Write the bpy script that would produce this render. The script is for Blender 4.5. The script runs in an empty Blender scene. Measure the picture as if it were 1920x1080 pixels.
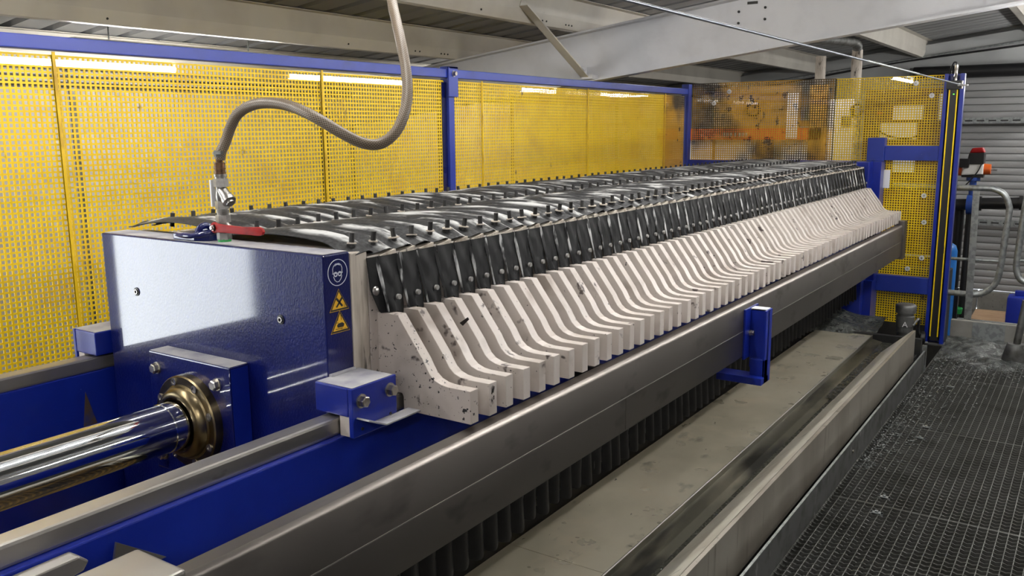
import bpy, bmesh, math, random
from mathutils import Vector, Matrix
random.seed(7)
S = bpy.context.scene
COL = S.collection
# ------------------------------------------------------------------ camera
YAW, PITCH, ROLL, FPX = 0.596368284, -0.181246303, -0.00843807, 1626.36575
fw = Vector((-math.sin(YAW)*math.cos(PITCH), math.cos(YAW)*math.cos(PITCH), math.sin(PITCH)))
rt0 = Vector((math.cos(YAW), math.sin(YAW), 0.0)); up0 = rt0.cross(fw)
rt = rt0*math.cos(ROLL) + up0*math.sin(ROLL); up = up0*math.cos(ROLL) - rt0*math.sin(ROLL)
cd = bpy.data.cameras.new('camera'); cam = bpy.data.objects.new('camera', cd); COL.objects.link(cam)
cd.sensor_width = 36.0; cd.lens = 36.0*FPX/1920.0; cd.clip_start = 0.02; cd.clip_end = 100
m = Matrix.Identity(4)
for i in range(3):
    m[i][0] = rt[i]; m[i][1] = up[i]; m[i][2] = -fw[i]
m[2][3] = 1.5
cam.matrix_world = m
S.camera = cam
# ------------------------------------------------------------------ world: overcast daylight outside the window
W = bpy.data.worlds.new('world'); S.world = W; W.use_nodes = True
W.node_tree.nodes['Background'].inputs[0].default_value = (0.86, 0.93, 1.0, 1)
W.node_tree.nodes['Background'].inputs[1].default_value = 6.5
S.view_settings.view_transform = 'Standard'; S.view_settings.look = 'None'
S.view_settings.gamma = 1.0; S.view_settings.use_curve_mapping = False
S.view_settings.exposure = 1.0
TUBE_POWER = 42.0
# ------------------------------------------------------------------ materials
def nodes_of(name):
    mt = bpy.data.materials.new(name); mt.use_nodes = True
    nt = mt.node_tree
    return mt, nt, nt.nodes['Principled BSDF']
def coords(nt, rnd=True, stretch=(1,1,1), kind='Object'):
    tc = nt.nodes.new('ShaderNodeTexCoord'); mp = nt.nodes.new('ShaderNodeMapping')
    mp.inputs['Scale'].default_value = stretch
    nt.links.new(tc.outputs[kind], mp.inputs['Vector'])
    if rnd:
        oi = nt.nodes.new('ShaderNodeObjectInfo'); ml = nt.nodes.new('ShaderNodeMath'); ml.operation = 'MULTIPLY'
        ml.inputs[1].default_value = 37.0
        nt.links.new(oi.outputs['Random'], ml.inputs[0]); nt.links.new(ml.outputs[0], mp.inputs['Location'])
    return mp.outputs['Vector']
def ramp(nt, fac, lo, hi):
    mr = nt.nodes.new('ShaderNodeMapRange'); mr.inputs['From Min'].default_value = lo; mr.inputs['From Max'].default_value = hi
    nt.links.new(fac, mr.inputs['Value']); return mr.outputs['Result']
def mixc(nt, fac, a, b):
    mx = nt.nodes.new('ShaderNodeMix'); mx.data_type = 'RGBA'
    nt.links.new(fac, mx.inputs['Factor'])
    for sock, v in ((6, a), (7, b)):
        if isinstance(v, tuple): mx.inputs[sock].default_value = (*v, 1)
        else: nt.links.new(v, mx.inputs[sock])
    return mx.outputs[2]
def noise(nt, vec, scale, detail=3, rough=0.55):
    n = nt.nodes.new('ShaderNodeTexNoise'); n.inputs['Scale'].default_value = scale
    n.inputs['Detail'].default_value = detail; n.inputs['Roughness'].default_value = rough
    nt.links.new(vec, n.inputs['Vector']); return n.outputs['Fac']
def mat(name, base, rough=0.5, metal=0.0, layers=(), bump=None, coat=0.0, rough_noise=None, spec=0.5):
    """layers: (scale, colour, lo, hi, stretch) noise patches laid over the base colour"""
    mt, nt, b = nodes_of(name)
    c = base
    for (sc, colr, lo, hi, st) in layers:
        v = coords(nt, True, st)
        c = mixc(nt, ramp(nt, noise(nt, v, sc), lo, hi), c, colr)
    if isinstance(c, tuple): b.inputs['Base Color'].default_value = (*c, 1)
    else: nt.links.new(c, b.inputs['Base Color'])
    b.inputs['Roughness'].default_value = rough; b.inputs['Metallic'].default_value = metal
    b.inputs['Coat Weight'].default_value = coat; b.inputs['Coat Roughness'].default_value = 0.06
    b.inputs['Specular IOR Level'].default_value = spec
    if rough_noise:
        sc, lo, hi, r0, r1, st = rough_noise
        f = ramp(nt, noise(nt, coords(nt, True, st), sc), lo, hi)
        mr = nt.nodes.new('ShaderNodeMapRange'); mr.inputs['To Min'].default_value = r0; mr.inputs['To Max'].default_value = r1
        nt.links.new(f, mr.inputs['Value']); nt.links.new(mr.outputs['Result'], b.inputs['Roughness'])
    if bump:
        sc, strength, dist, st = bump
        bp = nt.nodes.new('ShaderNodeBump'); bp.inputs['Strength'].default_value = strength; bp.inputs['Distance'].default_value = dist
        nt.links.new(noise(nt, coords(nt, True, st), sc, 4), bp.inputs['Height']); nt.links.new(bp.outputs['Normal'], b.inputs['Normal'])
    return mt
U = (1, 1, 1)
BLUE = (0.004, 0.015, 0.21)
M = {}
M['blue'] = mat('blue_paint', BLUE, 0.3, 0, [(9, (0.006, 0.02, 0.25), .45, .7, U), (60, (0.16, 0.2, 0.42), .74, .8, U)], (160, .12, .002, U), coat=.25)
M['blue_gloss'] = mat('blue_gloss_paint', (0.002, 0.0045, 0.07), 0.3, 0, [(5, (0.003, 0.007, 0.095), .45, .7, U)], (210, .42, .003, (1, 1, .7)), coat=.9, spec=.2)
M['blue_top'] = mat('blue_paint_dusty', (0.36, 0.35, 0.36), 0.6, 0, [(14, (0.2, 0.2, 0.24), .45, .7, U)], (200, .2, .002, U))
M['blue_rail'] = mat('blue_rail_paint', (0.014, 0.032, 0.25), 0.35, 0, [(60, (0.25, 0.3, 0.5), .74, .78, U), (6, (0.01, 0.022, 0.17), .5, .7, U)], (200, .1, .001, U))
M['rust'] = mat('rusty_blue', (0.05, 0.028, 0.02), 0.7, 0, [(20, (0.012, 0.02, 0.1), .45, .6, U)])
M['yellow'] = mat('yellow_plastic', (0.86, 0.6, 0.002), 0.4, 0, [(7, (0.72, 0.45, 0.003), .5, .8, U), (16, (0.1, 0.05, 0.01), .68, .76, (1, 1, .5))])
M['yellow_strip'] = mat('yellow_strip', (0.62, 0.4, 0.004), 0.5, 0, [(8, (0.35, 0.2, 0.01), .5, .7, U)])
M['yellow_dirty'] = mat('yellow_plastic_dirty', (0.62, 0.34, 0.02), 0.45, 0, [(2.2, (0.05, 0.032, 0.012), .45, .58, U), (14, (0.02, 0.014, 0.01), .62, .68, U)])
M['yellow_dark'] = mat('yellow_plastic_dark', (0.16, 0.09, 0.012), 0.6, 0, [(9, (0.03, 0.02, 0.01), .45, .6, U)])  # yellow set dark so the rod reflects it less golden
M['steel'] = mat('stainless_brushed', (0.42, 0.40, 0.37), 0.3, .9, [(3, (0.36, 0.34, 0.31), .45, .7, (1, .3, 1)), (24, (0.16, 0.15, 0.13), .66, .74, (1, .35, 1))], (60, .08, .001, (1, .04, 1)), rough_noise=(5, .35, .7, .3, .5, (1, .3, 1)))
M['clad'] = mat('stainless_cladding', (0.25, 0.225, 0.205), 0.38, 1, [(2.2, (0.19, 0.172, 0.155), .42, .66, (1, .5, 1)), (10, (0.15, 0.135, 0.122), .58, .72, (1, .5, 1))], (90, .06, .001, (1, .05, 1)))
M['tray'] = mat('stainless_wet_dirty', (0.56, 0.52, 0.41), 0.4, .45, [(2.5, (0.42, 0.39, 0.3), .42, .62, (1, .6, 1)), (5, (0.58, 0.52, 0.4), .55, .75, U), (14, (0.2, 0.185, 0.14), .62, .8, (1, .5, 1)), (40, (0.05, 0.045, 0.035), .72, .76, (1, .4, 1))], (30, .1, .003, U), rough_noise=(6, .35, .7, .25, .5, U))
M['tray_dark'] = mat('stainless_sludge', (0.1, 0.095, 0.07), 0.35, .6, [(6, (0.22, 0.2, 0.15), .5, .7, (1, .25, 1)), (9, (0.02, 0.02, 0.016), .5, .65, (1, .2, 1))], (30, .15, .003, U))
M['trough'] = mat('stainless_trough', (0.5, 0.46, 0.39), 0.42, .75, [(3, (0.38, 0.34, 0.28), .45, .65, (1, 1, .25)), (40, (0.26, 0.22, 0.17), .62, .75, (1, 1, .08))], (70, .08, .001, U))
M['trough_inner'] = mat('lit_trough_wall', (0.8, 0.75, 0.63), 0.35, .1, [(5, (0.66, 0.6, 0.49), .45, .65, U), (26, (0.06, 0.055, 0.04), .64, .74, (.3, 1, .3))], (50, .1, .002, U))  # inner slope colour raised so the light it catches is in it
M['galv'] = mat('galvanised_steel', (0.38, 0.4, 0.4), 0.42, .8, [(30, (0.26, 0.28, 0.28), .45, .6, U), (9, (0.16, 0.15, 0.14), .62, .75, U)])
M['galv_dark'] = mat('galvanised_dull', (0.17, 0.17, 0.165), 0.5, .7, [(12, (0.07, 0.068, 0.06), .45, .7, U), (30, (0.42, 0.41, 0.39), .66, .74, (1, 1, .3))])
M['grate'] = mat('grating_steel', (0.13, 0.13, 0.12), 0.5, .6, [(6, (0.08, 0.08, 0.07), .4, .7, U)])
M['bolt'] = mat('zinc_bolt', (0.5, 0.47, 0.42), 0.3, 1, [(30, (0.3, 0.27, 0.22), .5, .7, U)])
M['chrome'] = mat('chrome_rod', (0.62, 0.63, 0.66), 0.06, 1, [(4, (0.5, 0.51, 0.54), .5, .7, (1, .2, 1))])
M['brass'] = mat('yellow_zinc_flange', (0.2, 0.155, 0.085), 0.3, 1, [(8, (0.12, 0.1, 0.07), .45, .65, U)])
M['bronze'] = mat('brass_fitting', (0.22, 0.12, 0.06), 0.4, .9, [(20, (0.1, 0.06, 0.04), .45, .65, U)])
M['nickel'] = mat('nickel_valve', (0.4, 0.38, 0.36), 0.34, 1, [(30, (0.24, 0.23, 0.215), .5, .7, U)], (150, .1, .001, U))
M['red'] = mat('red_lever', (0.3, 0.006, 0.006), 0.5, 0, [(30, (0.2, 0.005, 0.005), .5, .7, U)], spec=.25)
PPL = [(4, (0.5, 0.445, 0.4), .45, .7, U), (7, (0.36, 0.31, 0.27), .58, .72, U), (20, (0.1, 0.08, 0.075), .645, .70, U)]
M['white_pp'] = mat('white_polypropylene', (0.58, 0.525, 0.485), 0.42, 0, PPL + [(75, (0.03, 0.026, 0.025), .71, .73, U)], (60, .06, .001, U))
M['white_pp_specked'] = mat('white_polypropylene_specked', (0.5, 0.44, 0.4), 0.45, 0, PPL + [(55, (0.02, 0.018, 0.018), .655, .67, U), (130, (0.02, 0.018, 0.018), .67, .68, U)], (60, .06, .001, U))
M['white_pp_top'] = M['white_pp']
M['pp_dirty'] = mat('white_pp_dirty', (0.56, 0.5, 0.43), 0.5, 0, [(12, (0.3, 0.25, 0.2), .45, .65, (1, 3, .35)), (30, (0.06, 0.05, 0.04), .6, .7, (1, 2, .3))])
M['rubber'] = mat('black_rubber', (0.0045, 0.0045, 0.005), 0.5, 0, [(16, (0.009, 0.009, 0.0095), .45, .7, U), (14, (0.2, 0.2, 0.2), .69, .78, (1, 3, .35))], (70, .2, .003, U), spec=.15)
M['rubber_dusty'] = mat('dusty_rubber', (0.015, 0.015, 0.016), 0.5, 0, [(40, (0.5, 0.5, 0.5), .5, .6, (1, 1, .25))], (70, .3, .003, U))
M['pin'] = mat('black_pin', (0.012, 0.011, 0.011), 0.5)
M['washer'] = mat('cream_washer', (0.52, 0.46, 0.39), 0.6, 0, [(60, (0.3, 0.26, 0.22), .5, .7, U)])
M['rivet'] = mat('pale_rivet', (0.27, 0.26, 0.25), 0.6)
M['black'] = mat('black_plastic', (0.011, 0.011, 0.012), 0.4)
M['void'] = mat('dark_parts_and_shade', (0.012, 0.012, 0.012), 0.6, 0, [(8, (0.03, 0.028, 0.022), .5, .7, U)])  # near-black for dark parts, and for shade in gaps and holes
M['roof'] = mat('roof_sheet', (0.32, 0.325, 0.325), 0.55, 0, [(1.5, (0.26, 0.262, 0.262), .45, .65, (.2, 1, 1))])
M['purlin'] = mat('cream_steel', (0.56, 0.53, 0.47), 0.5, 0, [(3, (0.48, 0.45, 0.4), .45, .7, U), (20, (0.3, 0.27, 0.23), .72, .8, U)])
M['rafter'] = mat('white_rafter_paint', (0.58, 0.58, 0.6), 0.5, 0, [(5, (0.52, 0.52, 0.54), .45, .7, U), (60, (0.3, 0.29, 0.28), .74, .79, U)], (26, .35, .006, U))
M['wall'] = mat('wall_panel', (0.46, 0.43, 0.40), 0.7, 0, [(2, (0.39, 0.36, 0.34), .45, .7, U)])
M['wall_dark'] = mat('wall_dark', (0.14, 0.14, 0.145), 0.7)
M['wall_grey'] = mat('wall_grey', (0.42, 0.43, 0.43), 0.7, 0, [(2, (0.34, 0.345, 0.345), .45, .7, U)])
M['concrete'] = mat('concrete', (0.2, 0.195, 0.175), 0.8, 0, [(6, (0.16, 0.15, 0.135), .45, .65, U), (25, (0.06, 0.055, 0.05), .64, .7, U)], (40, .3, .005, U))
M['floor'] = mat('concrete_floor', (0.06, 0.056, 0.05), 0.6, 0, [(2, (0.06, 0.055, 0.05), .45, .65, U)])
M['slat'] = mat('shutter_steel', (0.33, 0.33, 0.33), 0.5, .25, [(4, (0.24, 0.24, 0.24), .45, .7, (.2, 1, 1))])
M['orange'] = mat('orange_paint', (0.72, 0.13, 0.015), 0.4, 0, [(5, (0.5, 0.07, 0.01), .5, .7, U)])
M['white_box'] = mat('white_panel', (0.85, 0.84, 0.8), 0.5, 0, [(3, (0.78, 0.76, 0.72), .45, .7, U)])
M['tan'] = mat('tan_board', (0.42, 0.3, 0.17), 0.6, 0, [(4, (0.33, 0.23, 0.13), .45, .65, (1, 1, 6))])
M['brown'] = mat('brown_drum', (0.09, 0.045, 0.022), 0.5)
M['amber'] = mat('amber_panel', (0.5, 0.28, 0.05), 0.6, 0, [(4, (0.36, 0.19, 0.03), .45, .65, U)])
M['wood'] = mat('plywood_board', (0.5, 0.33, 0.2), 0.6, 0, [(6, (0.38, 0.24, 0.14), .45, .6, (1, 8, 8))])
M['sky_blue'] = mat('light_blue_tank', (0.02, 0.16, 0.5), 0.35)
M['can_blue'] = mat('blue_can_plastic', (0.012, 0.03, 0.35), 0.35)
M['green'] = mat('green_tape', (0.02, 0.28, 0.06), 0.4)
M['label_white'] = mat('white_label', (0.75, 0.75, 0.75), 0.5)
M['sign_white'] = mat('sign_white', (0.72, 0.74, 0.82), 0.4)
M['sign_yellow'] = mat('sign_yellow', (0.8, 0.45, 0.02), 0.4, 0, [(60, (0.55, 0.3, 0.02), .55, .62, (1, 1, 1))])
M['sign_black'] = mat('sign_black', (0.015, 0.012, 0.01), 0.5)
M['sludge'] = mat('wet_sludge', (0.04, 0.045, 0.042), 0.22, 0, [(14, (0.1, 0.105, 0.1), .45, .65, U), (40, (0.012, 0.012, 0.012), .55, .7, U)], (45, .8, .02, U))
M['valve_blue'] = mat('blue_valve_paint', (0.02, 0.06, 0.28), 0.35)
M['cable'] = mat('steel_cable', (0.2, 0.215, 0.25), 0.35, .8)
M['glasswall'] = mat('frosted_glass', (0.9, 0.95, 1.0), 0.2)
def emit(name, col, k):
    mt = bpy.data.materials.new(name); mt.use_nodes = True; nt = mt.node_tree; nt.nodes.clear()
    e = nt.nodes.new('ShaderNodeEmission'); e.inputs[0].default_value = (*col, 1); e.inputs[1].default_value = k
    o = nt.nodes.new('ShaderNodeOutputMaterial'); nt.links.new(e.outputs[0], o.inputs[0]); return mt
M['tube'] = emit('fluorescent_tube_glow', (1.0, 0.985, 0.955), TUBE_POWER)
M['led'] = emit('green_led', (0.1, 1.0, 0.05), 3.0)
def sheet_material():
    mt = bpy.data.materials.new('clear_plastic_sheet'); mt.use_nodes = True; nt = mt.node_tree; nt.nodes.clear()
    lw = nt.nodes.new('ShaderNodeLayerWeight'); lw.inputs['Blend'].default_value = 0.5
    pw = nt.nodes.new('ShaderNodeMath'); pw.operation = 'POWER'; pw.inputs[1].default_value = 5
    nt.links.new(lw.outputs['Facing'], pw.inputs[0])
    ma = nt.nodes.new('ShaderNodeMath'); ma.operation = 'MULTIPLY_ADD'; ma.inputs[1].default_value = 0.55; ma.inputs[2].default_value = 0.038
    nt.links.new(pw.outputs[0], ma.inputs[0])
    tr = nt.nodes.new('ShaderNodeBsdfTransparent'); tr.inputs[0].default_value = (0.97, 0.96, 0.94, 1)
    gl = nt.nodes.new('ShaderNodeBsdfGlossy'); gl.inputs['Roughness'].default_value = 0.0
    mx = nt.nodes.new('ShaderNodeMixShader'); o = nt.nodes.new('ShaderNodeOutputMaterial')
    nt.links.new(ma.outputs[0], mx.inputs[0]); nt.links.new(tr.outputs[0], mx.inputs[1]); nt.links.new(gl.outputs[0], mx.inputs[2])
    nt.links.new(mx.outputs[0], o.inputs[0]); return mt
M['sheet'] = sheet_material()
def hose_material():
    mt, nt, b = nodes_of('braided_hose')
    tc = nt.nodes.new('ShaderNodeTexCoord'); sp = nt.nodes.new('ShaderNodeSeparateXYZ'); nt.links.new(tc.outputs['UV'], sp.inputs[0])
    def math_(op, a, bb):
        nd = nt.nodes.new('ShaderNodeMath'); nd.operation = op
        for k, q in enumerate((a, bb)):
            if q is None: continue
            if isinstance(q, (int, float)): nd.inputs[k].default_value = q
            else: nt.links.new(q, nd.inputs[k])
        return nd.outputs[0]
    uu = math_('MULTIPLY', sp.outputs['X'], 12*2*math.pi); vv = math_('MULTIPLY', sp.outputs['Y'], 1050.0)
    s1 = math_('SINE', math_('ADD', uu, vv), None); s2 = math_('SINE', math_('SUBTRACT', uu, vv), None)
    mx = math_('MAXIMUM', s1, s2)
    n = noise(nt, coords(nt, False), 3)
    c0 = mixc(nt, ramp(nt, n, .4, .6), (0.2, 0.155, 0.11), (0.3, 0.25, 0.2))
    c = mixc(nt, ramp(nt, mx, .2, .9), (0.085, 0.062, 0.042), c0)
    nt.links.new(c, b.inputs['Base Color']); b.inputs['Roughness'].default_value = .42; b.inputs['Specular IOR Level'].default_value = .35
    return mt
M['hose'] = hose_material()
def water_material():
    mt, nt, b = nodes_of('dirty_water')
    b.inputs['Base Color'].default_value = (0.05, 0.05, 0.04, 1); b.inputs['Roughness'].default_value = 0.04
    bp = nt.nodes.new('ShaderNodeBump'); bp.inputs['Strength'].default_value = .9; bp.inputs['Distance'].default_value = .02
    nt.links.new(noise(nt, coords(nt, False, (1, .6, 1)), 38, 2), bp.inputs['Height']); nt.links.new(bp.outputs['Normal'], b.inputs['Normal'])
    return mt
M['water'] = water_material()
def cloth_material():
    mt, nt, b = nodes_of('dusty_filter_cloth')
    g = nt.nodes.new('ShaderNodeTexCoord'); sp = nt.nodes.new('ShaderNodeSeparateXYZ'); nt.links.new(g.outputs['UV'], sp.inputs[0])
    v = coords(nt, True, (.45, 1, 1))
    n1 = noise(nt, v, 14, 4, .6)
    # dust sits on the raised fold of every cloth (UV v = position across the fold)
    rg = ramp(nt, sp.outputs['Y'], .30, .50)
    ad = nt.nodes.new('ShaderNodeMath'); ad.operation = 'MULTIPLY'; nt.links.new(rg, ad.inputs[0]); nt.links.new(ramp(nt, n1, .50, .60), ad.inputs[1])
    n2 = noise(nt, coords(nt, True, U), 120, 2)
    c0 = mixc(nt, ramp(nt, n2, .4, .7), (0.012, 0.012, 0.0125), (0.04, 0.04, 0.042))
    c = mixc(nt, ad.outputs[0], c0, (0.52, 0.52, 0.51))
    nt.links.new(c, b.inputs['Base Color']); b.inputs['Roughness'].default_value = .6; b.inputs['Specular IOR Level'].default_value = .3
    bp = nt.nodes.new('ShaderNodeBump'); bp.inputs['Strength'].default_value = .25; bp.inputs['Distance'].default_value = .004
    nt.links.new(n1, bp.inputs['Height']); nt.links.new(bp.outputs['Normal'], b.inputs['Normal'])
    return mt
M['cloth'] = cloth_material()
# ------------------------------------------------------------------ mesh builder
class MB:
    def __init__(s): s.v = []; s.f = []; s.uv = None
    def quadbox(s, p):
        n = len(s.v); s.v += [tuple(q) for q in p]
        for f in ((0,3,2,1),(4,5,6,7),(0,1,5,4),(1,2,6,5),(2,3,7,6),(3,0,4,7)): s.f.append(tuple(n+i for i in f))
        return s
    def box(s, x0, x1, y0, y1, z0, z1):
        return s.quadbox([(x0,y0,z0),(x1,y0,z0),(x1,y1,z0),(x0,y1,z0),(x0,y0,z1),(x1,y0,z1),(x1,y1,z1),(x0,y1,z1)])
    def prism(s, pts, a, b, axis='y'):
        """polygon pts in the plane across axis, extruded from a to b"""
        n = len(s.v); k = len(pts)
        def mk(p, t):
            if axis == 'y': return (p[0], t, p[1])
            if axis == 'x': return (t, p[0], p[1])
            return (p[0], p[1], t)
        s.v += [mk(p, a) for p in pts] + [mk(p, b) for p in pts]
        s.f.append(tuple(n+i for i in range(k))); s.f.append(tuple(n+k+i for i in reversed(range(k))))
        for i in range(k):
            j = (i+1) % k; s.f.append((n+i, n+k+i, n+k+j, n+j))
        return s
    def cyl(s, a, b, r, r2=None, n=16, caps=True):
        a = Vector(a); b = Vector(b); d = (b-a).normalized(); r2 = r if r2 is None else r2
        u = d.orthogonal().normalized(); w = d.cross(u); k = len(s.v)
        for c, rr in ((a, r), (b, r2)):
            for i in range(n):
                t = 2*math.pi*i/n; s.v.append(tuple(c + (u*math.cos(t)+w*math.sin(t))*rr))
        for i in range(n):
            j = (i+1) % n; s.f.append((k+i, k+j, k+n+j, k+n+i))
        if caps: s.f.append(tuple(k+i for i in reversed(range(n)))); s.f.append(tuple(k+n+i for i in range(n)))
        return s
    def lathe(s, o, d, prof, n=24):
        """prof: list of (distance along d, radius)"""
        o = Vector(o); d = Vector(d).normalized(); u = d.orthogonal().normalized(); w = d.cross(u); k = len(s.v)
        for (t, r) in prof:
            for i in range(n):
                a = 2*math.pi*i/n; s.v.append(tuple(o + d*t + (u*math.cos(a)+w*math.sin(a))*r))
        for q in range(len(prof)-1):
            for i in range(n):
                j = (i+1) % n; s.f.append((k+q*n+i, k+q*n+j, k+(q+1)*n+j, k+(q+1)*n+i))
        s.f.append(tuple(k+i for i in reversed(range(n)))); e = k+(len(prof)-1)*n; s.f.append(tuple(e+i for i in range(n)))
        return s
    def tube(s, pts, r, n=10, uv=False):
        pts = [Vector(p) for p in pts]; k = len(s.v); L = 0; ul = []
        d0 = (pts[1]-pts[0]).normalized(); u = d0.orthogonal().normalized()
        for i, p in enumerate(pts):
            d = (pts[min(i+1, len(pts)-1)] - pts[max(i-1, 0)]).normalized()
            u = (u - d*u.dot(d)).normalized(); w = d.cross(u)
            if i: L += (p-pts[i-1]).length
            for q in range(n):
                a = 2*math.pi*q/n; s.v.append(tuple(p + (u*math.cos(a)+w*math.sin(a))*r)); ul.append((q/n, L))
        fu = []
        for i in range(len(pts)-1):
            for q in range(n):
                j = (q+1) % n; s.f.append((k+i*n+q, k+i*n+j, k+(i+1)*n+j, k+(i+1)*n+q))
                fu.append(((q/n, ul[i*n][1]), ((q+1)/n, ul[i*n][1]), ((q+1)/n, ul[(i+1)*n][1]), (q/n, ul[(i+1)*n][1])))
        s.f.append(tuple(k+i for i in reversed(range(n)))); e = k+(len(pts)-1)*n; s.f.append(tuple(e+i for i in range(n)))
        if uv: s.uv = [x for f in fu for x in f] + [(0, 0)]*(2*n)
        return s
    def grid(s, fn, nu, nv, uv=False):
        k = len(s.v); uvs = []
        for i in range(nu+1):
            for j in range(nv+1): s.v.append(tuple(fn(i/nu, j/nv)))
        for i in range(nu):
            for j in range(nv):
                s.f.append((k+i*(nv+1)+j, k+(i+1)*(nv+1)+j, k+(i+1)*(nv+1)+j+1, k+i*(nv+1)+j+1))
                uvs += [(i/nu, j/nv), ((i+1)/nu, j/nv), ((i+1)/nu, (j+1)/nv), (i/nu, (j+1)/nv)]
        if uv: s.uv = uvs
        return s
ORG = {}
def mesh_of(name, mb, mt, org=(0,0,0), bevel=0.0, smooth=None, solid=0.0):
    o = Vector(org); me = bpy.data.meshes.new(name)
    me.from_pydata([tuple(Vector(v)-o) for v in mb.v], [], mb.f)
    if mb.uv:
        l = me.uv_layers.new(name='UVMap')
        for i, q in enumerate(mb.uv): l.data[i].uv = q
    if bevel or solid:
        bm = bmesh.new(); bm.from_mesh(me)
        if solid: bmesh.ops.solidify(bm, geom=bm.faces[:], thickness=solid)
        if bevel:
            ed = [e for e in bm.edges if e.is_manifold and e.calc_face_angle(0) > 0.5]
            bmesh.ops.bevel(bm, geom=ed, offset=bevel, segments=2, profile=.6, affect='EDGES', clamp_overlap=True)
        bm.to_mesh(me); bm.free()
    me.materials.append(M[mt] if isinstance(mt, str) else mt)
    me.validate()
    if smooth is not None:
        me.polygons.foreach_set('use_smooth', [True]*len(me.polygons)); me.set_sharp_from_angle(angle=math.radians(smooth))
    return me
def put(name, me, parent=None, loc=(0,0,0)):
    o = bpy.data.objects.new(name, me); COL.objects.link(o); o.location = loc
    if parent is not None: o.parent = parent
    return o
def tag(o, label=None, cat=None, group=None, kind=None):
    if label: o['label'] = label
    if cat: o['category'] = cat
    if group: o['group'] = group
    if kind: o['kind'] = kind
    return o
def thing(name, label, cat, loc, group=None, kind=None):
    o = bpy.data.objects.new(name, None); COL.objects.link(o); o.location = loc; o.empty_display_size = .05
    ORG[o.name] = Vector(loc); tag(o, label, cat, group, kind); return o
def part(name, mb, mt, parent, bevel=0.0, smooth=None, label=None, solid=0.0):
    org = ORG[parent.name]
    o = put(name, mesh_of(name, mb, mt, org, bevel, smooth, solid), parent); ORG[o.name] = org
    if label: o['label'] = label
    return o
def solo(name, mb, mt, label, cat, loc, bevel=0.0, smooth=None, group=None, kind=None, solid=0.0):
    o = put(name, mesh_of(name, mb, mt, loc, bevel, smooth, solid), None, loc); ORG[o.name] = Vector(loc)
    return tag(o, label, cat, group, kind)
def struct(name, mb, mt, loc=(0,0,0), label=None, cat=None, bevel=0.0):
    return solo(name, mb, mt, label, cat, loc, bevel, kind='structure')
def copy_tree(o, parent=None):
    c = o.copy(); COL.objects.link(c)
    if parent is not None: c.parent = parent
    ORG[c.name] = ORG.get(o.name, Vector((0,0,0)))
    for ch in list(o.children): copy_tree(ch, c)
    return c
def hexbolt(c, d, r, h, parent, name='bolt', mt='bolt', washer=True):
    c = Vector(c); d = Vector(d).normalized(); mb = MB()
    if washer: mb.cyl(c, c+d*.003, r*1.22, n=20); c = c+d*.003
    mb.cyl(c, c+d*h*.85, r, n=6); mb.cyl(c+d*h*.85, c+d*h, r*.98, r*.82, n=6)
    return part(name, mb, mt, parent)
def smoothpath(pts, k=8):
    P = [Vector(p) for p in pts]; P = [P[0]*2-P[1]] + P + [P[-1]*2-P[-2]]; out = []
    for i in range(1, len(P)-2):
        a, b, c, d = P[i-1:i+3]
        for j in range(k):
            t = j/k
            out.append(.5*((2*b)+(c-a)*t+(2*a-5*b+4*c-d)*t*t+(3*b-a-3*c+d)*t**3))
    out.append(P[-2]); return out
def ztop(x): return 2.298 + .122*(x+2.085)
def zbot(x): return 1.832 + .1195*(x+3.08)
# ------------------------------------------------------------------ the hall
FZ = -0.75
struct('floor', MB().box(-5.5, 3.5, -4, 12, FZ-.1, FZ), 'floor', (0, 4, FZ))
def rise(x): return ztop(x) + .22
wl = MB(); wx0, wx1 = -5.6, -5.5; wt = rise(-5.5)
WY0, WY1, WZ0, WZ1 = -2.0, -.45, -.12, 1.85
wl.box(wx0, wx1, .2, 12, FZ, wt)
wleft = struct('wall_left', wl, 'wall', (-5.55, 4, FZ))
part('darkened_wall', MB().box(wx0, wx1, -4, WY0, FZ, wt).box(wx0, wx1, WY1, .2, FZ, wt).box(wx0, wx1, WY0, WY1, FZ, WZ0).box(wx0, wx1, WY0, WY1, WZ1, wt), 'wall_dark', wleft)  # unseen wall part coloured dark to deepen the block's reflection
for y in (3.1, 5.6, 8.1, 10.6):          # wall columns and sheeting joints behind the mesh
    part('wall_post', MB().box(-5.5, -5.47, y, y+.03, FZ, wt-.05), 'galv_dark', wleft)
part('wall_rail', MB().box(-5.5, -5.44, -.4, 12, 1.79, 1.815).box(-5.5, -5.46, -.4, 12, 1.835, 1.855), 'void', wleft)
part('drain_pipe', MB().cyl((-5.4, 5.2, FZ), (-5.4, 5.2, 1.7), .04), 'black', wleft, smooth=40)
win = thing('window_1', None, None, (-5.55, -1.225, -.12), kind='structure')
part('window_frame', MB().box(-5.58, -5.52, WY0, WY0+.06, WZ0, WZ1).box(-5.58, -5.52, WY1-.06, WY1, WZ0, WZ1).box(-5.58, -5.52, WY0, WY1, WZ0, WZ0+.06).box(-5.58, -5.52, WY0, WY1, WZ1-.06, WZ1), 'galv', win)
for a, b in ((WY0+.06, WY1-.06),):
    part('pane', MB().box(-5.552, -5.548, a, b, WZ0+.06, WZ1-.06), 'sheet', win)
struct('wall_right', MB().box(3.5, 3.6, -4, 12, FZ, rise(3.5)), 'wall_dark', (3.55, 4, FZ))
struct('wall_back', MB().prism([(-5.6, FZ), (3.6, FZ), (3.6, rise(3.6)), (-5.6, rise(-5.6))], -4.1, -4.0), 'wall_dark', (0, -4, FZ))
DX0, DX1, DZ0, DZ1 = -2.05, 1.7, -.5, 2.2
wf = MB()
wf.prism([(-5.6, FZ), (DX0, FZ), (DX0, rise(DX0)), (-5.6, rise(-5.6))], 12, 12.1)
wf.prism([(DX1, FZ), (3.6, FZ), (3.6, rise(3.6)), (DX1, rise(DX1))], 12, 12.1)
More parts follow.
